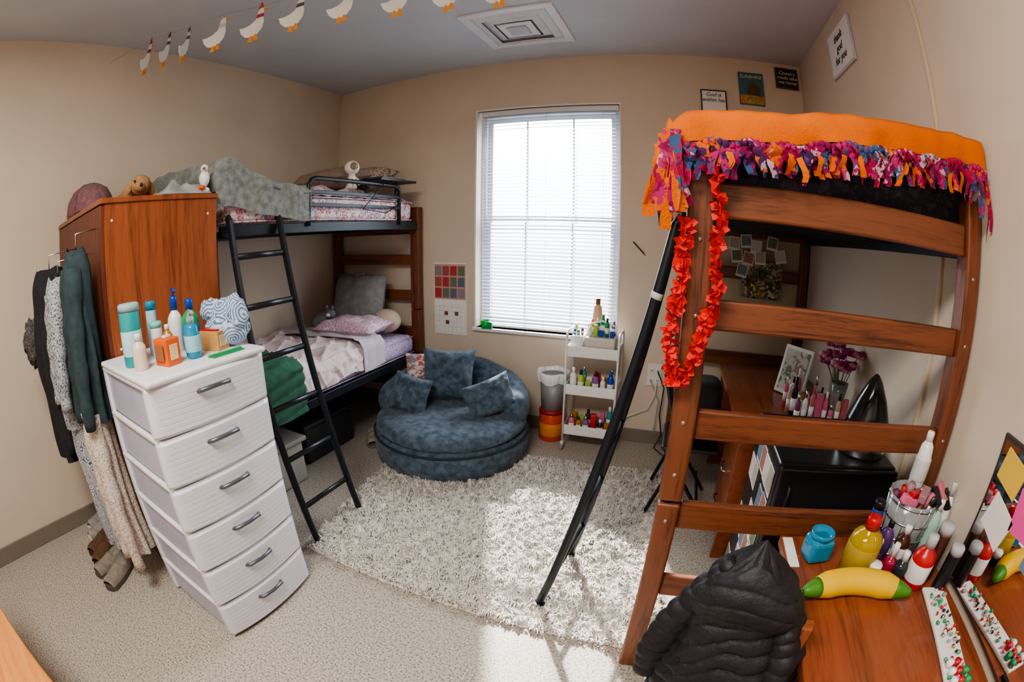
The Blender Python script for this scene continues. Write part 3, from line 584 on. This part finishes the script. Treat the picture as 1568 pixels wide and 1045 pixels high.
# ------------------------------------------------------------ RIGHT: loft bed
LX0,LX1,LY0,LY1=.02,.905,1.085,3.06
b=B('loft_bed')
for (x0,x1) in ((LX0,LX0+.066),(LX1-.056,LX1)):
    for (y0,y1) in ((LY0,LY0+.066),(LY1-.066,LY1)):
        b.box((x0,y0,0),(x1,y1,.755),wz,.008,seg=3).box((x0,y0,.765),(x1,y1,1.66),wz,.008,seg=3)
        b.cyl(((x0+x1)/2,(y0+y1)/2,.755),((x0+x1)/2,(y0+y1)/2,.765),.02,blackp)
for (z0,z1) in ((1.505,1.59),(1.235,1.31),(.95,1.03),(.665,.755),(.39,.475),(.11,.19)):
    b.box((LX0+.066,LY0+.02,z0),(LX1-.056,LY0+.045,z1),wx,.006)
    if z0>.3: b.box((LX0+.066,LY1-.045,z0),(LX1-.056,LY1-.02,z1),wx,.006)
for x in (LX0+.02,LX1-.035):
    b.box((x,LY0+.066,1.50),(x+.015,LY1-.066,1.58),black,.003)
for i in range(12): y=1.25+i*.15; b.box((LX0+.035,y,1.53),(LX1-.035,y+.04,1.54),black)
for (x,y) in ((LX0+.033,LY0),(LX1-.03,LY0)):
    for z in (.85,1.0,.7,1.27,1.45): b.cyl((x,y-.002,z),(x,y+.003,z),.006,P('bolt',(.45,.4,.35),metal=.8),seg=8)
b.done()
mattress('mattress',LX0+.03,LX1-.005,LY0+.07,LY1-.08,1.545,1.715,M('navy_sheet',(.018,.018,.030),.9,kind='speckle',col2=(.05,.04,.06),scale=40))
of=M('orange_fleece',(.74,.165,.008),.95,kind='noise',col2=(.62,.125,.006),scale=6,bump=.3,bscale=160,sheen=0)
pf=M('print_fleece',(.6,.1,.2),.95,kind='pal',pal=[(.30,.006,.06),(.40,.015,.12),(.62,.11,.01),(.22,.006,.07),(.04,.09,.22),(.42,.025,.14),(.50,.30,.37),(.36,.01,.05),(.07,.015,.09)],scale=30)
b=B('fleece_tie_blanket')
ex0,ex1,ey0,ey1=-.015,.900,1.065,2.92
def prof(x,y): return 1.757+.085*x+.014*nz(x*5,y*5,4)+.007*nz(x*14,y*9)
def f(u,v):
    s=u*1.04-.10; t=v*1.97-.10
    x=ex0+max(0,s); y=ey0+max(0,t); z=prof(x,y)
    if s<0: z+=s*1.0-.008; x-=.014*math.sin(min(1,-s*20)*PI/2)+.010*nz(y*12,1,s*9)
    else: z-=.03*max(0,1-s/.05)**2
    if t<0: z+=t*.85; y-=.018*math.sin(min(1,-t*20)*PI/2)+.012*nz(x*14,3,t*9)
    else: z-=.020*max(0,1-t/.05)**2
    return Vector((min(x,.902),y,z))
b.grid(f,120,150,of)
rr=random.Random(9)
def strip(p,L,w,along,out,m,sw=.25):
    p=Vector(p); along=Vector(along); out=Vector(out); n=7; vs=[]; sw_=rr.uniform(-sw,sw); tw_=rr.uniform(-1.0,1.0); bl=rr.uniform(.004,.014)
    for i in range(n):
        t=i/(n-1); c=p+Vector((0,0,-L*t))+along*(sw_*L*t+.005*math.sin(t*7+tw_*3))+out*(bl*math.sin(t*PI*.9))
        a=tw_*t; d=along*math.cos(a)+out*math.sin(a)
        ww=w*(1-.35*math.exp(-((t-.18)/.08)**2)); vs+=[c+d*ww/2,c-d*ww/2+out*.003]
    vs=[Vector((min(v.x,.908),v.y,v.z)) for v in vs]
    b.add(vs,[[2*i,2*i+1,2*i+3,2*i+2] for i in range(n-1)],m,True)
nst=62
for i in range(nst):
    x=ex0-.01+(.895-ex0)*i/(nst-1); z=prof(x,ey0)-.098+.005*math.sin(i*1.1)
    strip((x,ey0-.024,z+.012),.03+.02*rr.random(),.022,(1,0,0),(0,-1,0),pf,.1)
    k=1+1.3*max(0,(x-.82)/.08)+1.0*max(0,(.05-x)/.07)
    strip((x,ey0-.020,z+.004),rr.uniform(.055,.080)*k,.018,(1,0,0),(0,-1,0),pf if rr.random()<.88 else of,.25)
    if i%3: strip((x+.006,ey0-.012,z+.004),rr.uniform(.06,.09)*k,.016,(1,0,0),(0,-1,0),pf,.25)
    b.ell((min(x,.895),ey0-.029,z+.004),(.009,.008,.010),pf,seg=8)
for i in range(80):
    y=ey0+(ey1-ey0)*i/79; z=prof(ex0,y)-.10
    strip((ex0-.016,y,z+.01),rr.uniform(.10,.18)*(1.2 if y<1.3 else 1),.024,(0,1,0),(-1,0,0),pf if rr.random()<.6 else of)
    b.ell((ex0-.018,y,z+.015),(.012,.012,.012),pf,seg=8)
for i in range(20):
    strip((ex0-.012+rr.uniform(-.015,.025),ey0-.036,1.69+rr.uniform(-.07,.02)),rr.uniform(.09,.17),.028,(1,0,0),(0,-1,0),of if i%2 else pf)
b.done(recalc=False)
b=B('loft_ladder'); F=[(-.36,1.31,.0),(-.325,1.67,.0)]; T=[(-.004,1.33,1.49),(-.004,1.67,1.49)]
for f_,t_ in zip(F,T):
    f_=Vector(f_);t_=Vector(t_); b.tube([f_+Vector((0,0,.02)),f_.lerp(t_,.12),f_.lerp(t_,.5),t_,t_+Vector((.018,0,.02))],.016,black,12)
    b.cyl(f_,f_+Vector((.008,0,.035)),.020,blackp,seg=12)
for i in range(5):
    t=.15+i*.175; b.tube([Vector(F[k]).lerp(Vector(T[k]),t) for k in (0,1)],.013,black,10)
p=Vector(F[0]).lerp(Vector(T[0]),.86); b.cyl(p-Vector((.003,0,.009)),p+Vector((.003,0,.009)),.018,P('label_white',(.6,.6,.58)),seg=12)
b.done()
# red lei
b=B('flower_lei'); lm=P('lei_red',(.72,.015,.008),.7); path=[(.092,1.60),(.098,1.50),(.090,1.40),(.098,1.32),(.075,1.25),(.060,1.18),(.035,1.12),(.012,1.12),(-.005,1.18),(-.002,1.27),(.012,1.34),(.012,1.42),(.02,1.50)]
rr=random.Random(3)
P3=[Vector((x,LY0-.026,z)) for x,z in path]; b.tube(P3,.002,lm,5)
for i in range(len(P3)-1):
    for k in range(5):
        c=P3[i].lerp(P3[i+1],k/5)
        for j in range(9):
            a=rr.uniform(0,2*PI); e=rr.uniform(-1,1); d=Vector((math.cos(a),math.sin(a)*.8,e)).normalized(); t=d.cross(Vector((rr.uniform(-1,1),rr.uniform(-1,1),rr.uniform(-1,1)))).normalized()
            L=rr.uniform(.015,.030); mid=c+d*L*.6
            tip=c+d*L; tip.y=min(tip.y,LY0-.003); q1=mid+t*.012; q2=mid-t*.012; q1.y=min(q1.y,LY0-.004); q2.y=min(q2.y,LY0-.004)
            b.add([c,q1,tip,q2],[[0,1,2,3]],lm)
b.done(recalc=False)
b=B('photo_collage'); rr=random.Random(5); YC=LY1-.049
ph=[P('pa',(.50,.45,.40)),P('pb',(.18,.24,.34)),P('pc',(.65,.62,.58)),P('pd',(.18,.22,.14)),P('pe',(.40,.18,.15))]
b.box((.44,YC-.004,1.12),(.72,YC,1.36),P('flower_photo_print',(.2,.2,.1),.8,kind='pal',pal=[(.10,.12,.06),(.30,.26,.18),(.05,.06,.03),(.45,.40,.34),(.16,.13,.08)],scale=36))
for i,(x,z,rz) in enumerate([(.34,1.42,.1),(.42,1.44,-.1),(.49,1.41,.05),(.36,1.34,-.12),(.44,1.33,.15),(.52,1.34,0),(.40,1.25,.2),(.66,1.36,-.2),(.60,1.44,.1)]):
    b.box((x,YC-.007-.001*i,z),(x+.075,YC-.005-.001*i,z+.085),paper,rot=RY(rz)); b.box((x+.006,YC-.0085-.001*i,z+.014),(x+.069,YC-.007-.001*i,z+.079),ph[i%5],rot=RY(rz))
for i in range(30):
    b.ell((.47+rr.random()*.2,YC-.012,1.14+rr.random()*.07),(.012,.005,.012),[P('flower_yellow',(.75,.5,.1)),P('leaf_dark',(.08,.16,.05)),ph[2]][i%3],seg=8)
b.done()
# desk under loft
b=B('study_desk'); DZ=.70
b.box((.33,1.80,DZ-.03),(.90,2.92,DZ),cy_,.004)
b.box((.35,1.83,.0),(.88,1.855,DZ-.03),cy_,.002).box((.35,2.87,0),(.88,2.895,DZ-.03),cy_,.002).box((.86,1.855,.3),(.875,2.87,DZ-.03),cy_)
b.box((.37,1.86,.08),(.87,2.25,DZ-.03),cdk,.002)
for k in range(3):
    z0=.10+k*.19; b.box((.352,1.865,z0),(.37,2.245,z0+.18),cz,.003); b.tube([(.352,2.0,z0+.11),(.33,2.01,z0+.11),(.33,2.1,z0+.11),(.352,2.11,z0+.11)],.005,chrome,8)
b.done()
b=B('picture_frame'); R=RZ(-.9)@RX(-.25); c=Vector((.70,2.36,DZ+.13))
b.box((c.x-.10,c.y-.008,c.z-.13),(c.x+.10,c.y+.008,c.z+.13),P('frame_white',(.8,.8,.79)),.004,rot=R); b.box((c.x-.08,c.y-.012,c.z-.11),(c.x+.08,c.y-.006,c.z+.11),M('family_photo',(.3,.3,.25),.5,kind='pal',pal=[(.5,.48,.42),(.15,.2,.12),(.3,.2,.15),(.6,.55,.5)],scale=22),rot=R,piv=c); b.done()
cosm=[pinkp,wht,clr,P('nude',(.6,.35,.28)),P('rose',(.55,.15,.2)),blackp,chrome,P('plumtube',(.2,.04,.12)),wht,P('pale_blue',(.4,.6,.7)),amber]
clutter('perfume_bottles',.60,.88,1.88,2.22,DZ,28,.08,.22,11,cosm)
b=B('clear_vase'); vx,vy=.83,1.97
b.lathe((vx,vy,DZ),[(.03,0),(.04,.01),(.035,.12),(.045,.2),(.042,.2),(.03,.12),(.034,.015),(0,.012)],clr,20)
fl=P('magenta_petals',(.36,.03,.17),.8); fl2=P('pale_petals',(.6,.26,.38),.8); st=P('stem_green',(.05,.12,.04))
rr=random.Random(8)
for i in range(12):
    p=Vector((min(.88,vx+rr.uniform(-.10,.05)),vy+rr.uniform(-.09,.09),DZ+rr.uniform(.27,.38))); b.tube([(vx,vy,DZ+.02),(vx+(p.x-vx)*.3,vy+(p.y-vy)*.3,DZ+.18),p],.002,st,5)
    for j in range(12):
        a=j*2.4; d=Vector((math.cos(a),math.sin(a),.6-j*.08)); b.ell(p+d*.020,(.018,.018,.010),fl if (i+j)%3 else fl2,seg=7)
b.done()
b=B('mini_fridge'); FZ=.815
b.box((.40,1.29,.02),(.86,1.74,FZ),M('fridge_black',(.013,.013,.015),.35),.01,seg=3).box((.402,1.262,.03),(.858,1.285,FZ-.004),M('fridge_door',(.016,.016,.018),.4),.008)
b.tube([(.44,1.262,.60),(.44,1.24,.61),(.44,1.24,.75),(.44,1.262,.76)],.007,black,8)
rr=random.Random(2)
for i in range(5):
    for j in range(6):
        y=1.32+.078*i; z=.10+.113*j+rr.uniform(-.01,.01)
        if rr.random()<.85: b.box((.3965,y,z),(.3985,y+.072,z+.10),paper); b.box((.395,y+.004,z+.012),(.3967,y+.068,z+.096),ph[(i*2+j)%5])
for (x,y) in ((.43,1.32),(.83,1.32),(.43,1.71),(.83,1.71)): b.cyl((x,y,0),(x,y,.025),.015,blackp)
b.done()
b=B('cone_humidifier'); b.lathe((.75,1.43,FZ),[(0,0),(.095,0),(.10,.01),(.098,.075),(.092,.08)],chrome,32); b.lathe((.75,1.43,FZ),[(.093,.08),(.085,.12),(.058,.19),(.026,.25),(.010,.270),(0,.275)],M('gloss_black',(.05,.05,.055),.12,metal=.6),32); b.done()
b=B('folding_chair'); x=.03; y0,y1=2.15,2.5
for y in (y0,y1):
    b.tube([(x-.06,y,0),(x+.10,y,.45),(x-.02,y,.82)],.011,black,8); b.tube([(x+.28,y,0),(x,y,.42)],.011,black,8)
b.box((x-.02,y0+.01,.40),(x+.29,y1-.01,.425),blackp,.01); b.box((x-.025,y0,.60),(x-.003,y1,.82),blackp,.01,rot=RY(-.25))
b.tube([(x+.22,y0,.12),(x+.22,y1,.12)],.009,black,8); b.done()
B('black_backpack').box((.14,2.22,.427),(.30,2.44,.76),M('backpack_cloth',(.015,.015,.018),.9),.06,seg=5).box((.08,2.25,.45),(.15,2.41,.60),M('backpack_cloth',(.015,.015,.018),.9),.03,seg=4).done()
# ------------------------------------------------------------ near desk
NZ=.70
b=B('wood_desk'); b.box((.395,-.30,NZ-.03),(.905,1.065,NZ),cy_,.004)
b.box((.42,1.02,0),(.89,1.045,NZ-.03),cz,.002).box((.42,-.28,0),(.89,-.255,NZ-.03),cz,.002).box((.87,-.25,.25),(.885,1.02,NZ-.03),cz)
b.box((.45,.86,.5),(.88,1.02,NZ-.03),cz,.002); b.done()
B('paper_sheet').box((.40,.92,NZ),(.43,1.05,NZ+.003),paper).done()
def banana(name,p0,p1,sag,r,dirn):
    b=B(name); p0=Vector(p0);p1=Vector(p1);d=Vector(dirn); n=30; ym=M('banana_yellow',(.80,.50,.01),.5,kind='noise',col2=(.74,.43,.01),scale=8); gm=M('banana_green',(.06,.22,.015),.5)
    P_=[p0.lerp(p1,i/(n-1))+d*sag*math.sin(PI*i/(n-1)) for i in range(n)]
    def rad(t): return r*min(1,.25+2.2*t**.75,.25+2.2*(1-t)**.75)
    R_=[rad(i/(n-1)) for i in range(n)]
    b.tube(P_[4:-4],R_[4:-4],ym,12,cap=False); b.tube(P_[:5],R_[:5],gm,12); b.tube(P_[-5:],R_[-5:],gm,12)
    b.ell(P_[0],(.008,.008,.008),blackp,seg=8); return b.done()
banana('banana_squishy',(.405,.785,NZ+.032),(.725,.76,NZ+.032),.05,.036,(0,1,0))
b=B('blue_glass_cup'); b.box((.445,.93,NZ),(.52,1.0,NZ+.07),cblue,.014,rot=RZ(.2),seg=3); b.lathe((.4825,.965,NZ+.066),[(.032,0),(.036,.018),(.032,.02),(.028,.004)],cblue,20); b.done()
bottle('hand_sanitizer_bottle',.600,.915,NZ,.165,.050,yel,red,'round',label=P('san_label',(.40,.28,.04)),cap=.2)
b=B('organizer_basket'); bc=(.77,1.0)
b.lathe((bc[0],bc[1],NZ),[(0,0),(.072,0),(.085,.18),(.081,.18),(.068,.006),(0,.006)],M('acrylic',(.65,.7,.72),.1,trans=.6),28)
for k in range(4): b.tube([(bc[0]+(.073+.0038*k)*math.cos(a*PI/14),bc[1]+(.073+.0038*k)*math.sin(a*PI/14),NZ+.02+.05*k) for a in range(28)],.003,chrome,6,closed=True)
for k in range(14): a=k*PI/7; b.cyl((bc[0]+.072*math.cos(a),bc[1]+.072*math.sin(a),NZ),(bc[0]+.086*math.cos(a),bc[1]+.086*math.sin(a),NZ+.18),.002,chrome,seg=5)
rr=random.Random(6); mk=[pinkp,wht,blackp,red,P('nude',(.6,.35,.28)),P('rose',(.55,.15,.2)),P('dusty',(.35,.2,.22)),P('plumtube',(.2,.04,.12)),blackp,chrome]
for i in range(30):
    a=rr.uniform(0,2*PI); r0=rr.uniform(0,.05); r1=rr.uniform(.02,.080); h=rr.uniform(.14,.215); mm=mk[i%10]; rd=rr.uniform(.007,.013)
    p0=(bc[0]+r0*math.cos(a),bc[1]+r0*math.sin(a),NZ+.04); p1=(bc[0]+r1*math.cos(a+.9),min(1.055,bc[1]+r1*math.sin(a+.9)),NZ+h); b.cyl(p0,p1,rd,mm,seg=10)
    b.cyl(Vector(p0).lerp(Vector(p1),.72),Vector(p0).lerp(Vector(p1),1.02),rd*1.06,mk[(i*3+1)%10],seg=10)
for i in range(7): b.box((bc[0]-.08+.024*i,bc[1]-.06+.01*(i%2),NZ+.175+.008*(i%3)),(bc[0]-.02+.024*i,bc[1]-.035+.01*(i%2),NZ+.20+.008*(i%3)),mk[(i*3)%10],.004,rot=RZ(.4*i)@RY(.3-.2*i))
b.done()
bottle('lotion_bottle',.775,1.03,NZ+.185,.165,.027,wht,wht,'x',label=P('ll',(.6,.6,.62)))
bottle('conditioner_bottle',.875,.95,NZ,.24,.022,wht,P('lightgray_cap',(.6,.6,.6)),'x')
bottle('conditioner_bottle',.835,.93,NZ,.20,.02,P('clear_teal',(.4,.6,.5),.2),wht,'round')
bottle('shampoo_bottle',.775,.835,NZ,.155,.038,red,P('cap_gray',(.5,.5,.52)),'round',label=wht,cap=.22)
bottle('hairspray_bottle',.835,.86,NZ,.17,.024,P('brown_bottle',(.08,.03,.02),.2),P('gray_round_cap',(.45,.45,.48)),'can')
bottle('hairspray_bottle',.86,.80,NZ,.14,.022,blackp,P('gray_round_cap',(.45,.45,.48)),'can')
bottle('perfume_bottle',.70,.965,NZ,.12,.024,P('purple_glass',(.1,.04,.15),.1),blackp,'round')
bottle('nail_polish',.655,.92,NZ,.09,.020,P('plum',(.12,.02,.05),.1),wht,'round',cap=.4)
bottle('nail_polish',.695,.885,NZ,.10,.022,P('wine',(.3,.02,.05),.1),wht,'round',cap=.4)
bottle('vitamin_bottle',.735,.92,NZ,.13,.026,P('brown_glass',(.06,.02,.01),.1),wht,'round',label=wht)
bottle('vitamin_bottle',.725,.86,NZ,.09,.024,P('dark_glass',(.03,.03,.04),.1),wht,'round',cap=.3)
bottle('serum_bottle',.665,1.02,NZ,.15,.018,blue,blackp,'can')
bottle('eye_cream_jar',.64,.87,NZ,.05,.020,P('dark_glass',(.03,.03,.04),.1),wht,'can',cap=.4)
# jewelry tray
b=B('jewelry_tray'); Rt=RZ(-.14); pv=(.81,.62,NZ)
b.box((.775,.44,NZ),(.85,.80,NZ+.012),P('tray_white',(.78,.75,.71)),.004,rot=Rt,piv=pv)
rr=random.Random(12); jc=[red,green,wht,chrome,pinkp,blackp,P('jade',(.1,.4,.25)),chrome,blackp,P('gold',(.6,.4,.15),.25,metal=1)]
for i in range(70):
    p=Rt@(Vector((rr.uniform(.782,.843),rr.uniform(.45,.79),NZ))-Vector(pv))+Vector(pv); b.ell((p.x,p.y,NZ+.018),(rr.uniform(.003,.008),rr.uniform(.003,.008),.005),rr.choice(jc),seg=8)
for i in range(8):
    p=Rt@(Vector((.79+(i%3)*.022,.455+(i//3)*.028,NZ))-Vector(pv))+Vector(pv); b.lathe((p.x,p.y,NZ+.012),[(0,0),(.010,0),(.010,.018),(0,.020)],[wht,red,green][i%3],12)
b.done()
b=B('hand_mirror'); b.lathe((.84,.33,NZ),[(0,0),(.05,0),(.055,.006),(.05,.012),(0,.012)],blackp,28).box((.832,.38,NZ),(.848,.44,NZ+.01),blackp,.003); b.done()
b=B('wall_mirror'); mz0,mz1,my0,my1=NZ+.02,1.13,.15,.83
b.box((XR-.014,my0,mz0),(XR-.002,my1,mz1),P('mirror_frame',(.05,.035,.03)),.003); b.box((XR-.0165,my0+.012,mz0+.012),(XR-.013,my1-.012,mz1-.012),M('mirror_glass',(.9,.9,.9),.02,metal=1))
b.done()
b=B('sticky_notes'); x=XR-.019
for (y,z,w,h,m,a) in ((.68,.90,.11,.09,P('note_white',(.85,.82,.78)),.25),(.585,.96,.10,.10,P('note_pink',(.88,.10,.38)),-.1),(.70,1.02,.10,.08,P('note_yellow',(.78,.52,.08)),.2),(.62,1.07,.07,.05,ph[3],.1),(.50,.92,.08,.1,ph[1],0),(.48,1.05,.1,.06,P('note_yellow',(.8,.6,.12)),0)):
    b.box((x,y,z),(x+.002,y+w,z+h),m,rot=RX(a))
b.done()
# chair with puffer jacket draped over its back
Rc=RZ(-.28); pc0=Vector((.238,.645,0))
def L2(x,y,z): return pc0+Rc@Vector((x,y,0))+Vector((0,0,z))
b=B('desk_chair')
for (x,y) in ((-.14,-.01),(.115,-.01),(-.14,.33),(.115,.33)): b.box((x,y,0),(x+.03,y+.03,.42 if y>.2 else .80),cz,.004)
b.box((-.15,-.01,.40),(.15,.37,.43),cz,.01); b.box((-.12,-.005,.68),(.12,.012,.80),cz,.005); b.box((-.12,-.005,.54),(.12,.012,.60),cz,.005)
b.v=[tuple(L2(*v)) for v in b.v]; b.done()
pj=M('puffer_nylon',(.0075,.0068,.010),.62,kind='noise',col2=(.012,.011,.015),scale=20,bump=.7,bscale=50,bdist=.006)
b=B('puffer_jacket')
def baf(v,n): return abs(math.sin(v*PI*n))**.5
# body: soft closed drape, rounded over the chair's top rail, sagging unevenly
def f(u,v):
    a=2*PI*u; ca,sa=math.cos(a),math.sin(a)
    cap=math.sin(min(1,v/.10)*PI/2)
    w=cap*(.42+.58*math.sin(min(1,v/.50)*PI/2)); hx=.150*w+.012*v; hy=cap*(.045+.035*min(1,v*2.0)+.02*v)
    ex=abs(ca)**.8*(1 if ca>=0 else -1); ey=abs(sa)**.8*(1 if sa>=0 else -1)
    vv=v+.09*ca*(1-.5*v)+.03*nz(ca*2,sa,v*4)
    g=baf(vv,16); pk=nz(ca*9,sa*9,v*4)*(1-g)*.009+.020*nz(ca*2.0,sa*2.0,v*3+5)
    r=(.009*g+pk-.03*max(0,math.cos(a*2+1.0))*v*(sa<0))*cap
    z=.975-.70*v**1.0-.03*(1-cap)*0-.05*abs(ca)*(1-v)*cap
    z+=.012*nz(ca*3,v*6,sa)*cap
    return L2(ex*(hx+r)+.012-.030*(1-min(1,v/.35)),ey*(hy+r)+.003-.03*v*(sa<0),z)
b.grid(f,110,320,pj,cu=True)
# hood / collar flopped down the back
def hood(u,v):
    a=PI*(u-.5)*1.15; rr_=.095*math.sin(PI*(.12+.80*v))
    g=baf(v,4)*.007
    return L2(-.015+math.sin(a)*(rr_+g)*1.05, -.050-(math.cos(a))*(.030+g)*math.sin(PI*(.05+.9*v))-.010*v, .955-.15*v-.025*math.sin(a)**2+.008*nz(u*5,v*4,3))
b.grid(hood,40,60,pj)
def sleeve(pts,r0,r1,n,sd):
    Pv=[Vector(p) for p in pts]; out=[];rs=[]; m_=140
    for i in range(m_):
        t=i/(m_-1); k=t*(len(Pv)-1); j=min(int(k),len(Pv)-2); out.append(Pv[j].lerp(Pv[j+1],k-j)); rs.append((r0+(r1-r0)*t)*(.84+.16*baf(t,n)+.09*nz(t*9,sd)))
    for _ in range(40): out=[out[0]]+[(out[i-1]+out[i]*2+out[i+1])/4 for i in range(1,m_-1)]+[out[-1]]
    b.tube(out,rs,pj,22,squash=(1,.62))
sleeve([L2(-.04,.0,.90),L2(-.09,-.015,.84),L2(-.135,-.03,.75),L2(-.155,-.04,.66),L2(-.15,-.04,.57)],.048,.036,11,1)
sleeve([L2(.06,-.01,.83),L2(.10,-.055,.74),L2(.10,-.085,.62),L2(.09,-.09,.48)],.048,.042,11,2)
b.done()
# wooden dresser beside camera
b=B('low_dresser'); om=M('honey_wood',(.50,.20,.055),.4,kind='wood',col2=(.38,.13,.035),scale=9,axis='x'); R=RZ(.2)
pv=(-1.09,-.24,0)
b.box((-1.9,-.75,.66),(-.75,-.24,.70),om,.005,rot=R,piv=pv).box((-1.88,-.73,0),(-.77,-.26,.66),om,.004,rot=R,piv=pv)
for k in range(3): b.box((-1.86,-.262,.05+k*.2),(-.79,-.25,.23+k*.2),om,.004,rot=R,piv=pv)
b.done()
# ------------------------------------------------------------ added interior fill: unseen ceiling lamp and housing, behind camera
b=B('added_fill_housing'); b.box((-1.25,-.65,ZC-.05),(-.05,-.05,ZC-.001),whitem,.01); b.done()
def area(name,loc,rot,sx,sy,e,col):
    l=bpy.data.lights.new(name,'AREA'); l.shape='RECTANGLE'; l.size=sx; l.size_y=sy; l.energy=e; l.color=col
    o=bpy.data.objects.new(name,l); o.location=loc; o.rotation_euler=rot; COL.objects.link(o); return o
area('added_fill_lamp',(-.65,-.35,ZC-.055),(0,0,0),1.15,.55,76,(1,.955,.89))
o=area('window_portal',((wx0+wx1)/2,3.30,(wz0+wz1)/2),(-PI/2,0,0),wx1-wx0,wz1-wz0,1,(1,1,1))
try: o.data.cycles.is_portal=True
except Exception: pass
s=bpy.data.lights.new('sun','SUN'); s.energy=20; s.angle=.03; s.color=(1,.97,.92); o=bpy.data.objects.new('sun',s)
o.rotation_euler=Vector((.72,-1.75,-1.42)).to_track_quat('-Z','Y').to_euler(); COL.objects.link(o)
w=bpy.data.worlds.new('sky'); bpy.context.scene.world=w; w.use_nodes=True; nt=w.node_tree; bg=nt.nodes['Background']
tc=nt.nodes.new('ShaderNodeTexCoord'); sp=nt.nodes.new('ShaderNodeSeparateXYZ'); rp_=nt.nodes.new('ShaderNodeValToRGB')
nt.links.new(tc.outputs['Generated'],sp.inputs[0]); mr=nt.nodes.new('ShaderNodeMapRange'); mr.inputs[1].default_value=-.3; mr.inputs[2].default_value=.4
nt.links.new(sp.outputs[2],mr.inputs[0]); nt.links.new(mr.outputs[0],rp_.inputs[0]); e=rp_.color_ramp.elements
e[0].color=(.09,.105,.13,1); e[1].color=(.95,1.0,1,1); q=e.new(.36); q.color=(.13,.155,.19,1); q=e.new(.46); q.color=(.30,.35,.40,1); q=e.new(.60); q.color=(.34,.40,.46,1)
nt.links.new(rp_.outputs[0],bg.inputs[0]); bg.inputs[1].default_value=18
try: bpy.context.scene.view_settings.look='AgX - Medium High Contrast'
except Exception as ex: print('look',ex)
# ------------------------------------------------------------ camera
cd=bpy.data.cameras.new('camera'); cam=bpy.data.objects.new('camera',cd); COL.objects.link(cam); bpy.context.scene.camera=cam
cd.type='PANO'; cd.sensor_width=36; cd.sensor_height=24; cd.clip_start=.01
tg=cd.cycles if hasattr(cd,'cycles') and hasattr(cd.cycles,'panorama_type') else cd
tg.panorama_type='FISHEYE_LENS_POLYNOMIAL'; tg.fisheye_fov=math.radians(300)
tg.fisheye_polynomial_k0=0; tg.fisheye_polynomial_k1=-1.1095/18; tg.fisheye_polynomial_k2=0; tg.fisheye_polynomial_k3=-.0590/18**3; tg.fisheye_polynomial_k4=0
Rm=Matrix.Rotation(.3561,3,'Z')@Matrix.Rotation(-.2311,3,'X')@Matrix.Rotation(-.0116,3,'Y')
X=Rm@Vector((1,0,0));Y=Rm@Vector((0,0,1));Z=Rm@Vector((0,-1,0))
cam.matrix_world=Matrix(((X.x,Y.x,Z.x,0),(X.y,Y.y,Z.y,0),(X.z,Y.z,Z.z,1.44),(0,0,0,1)))
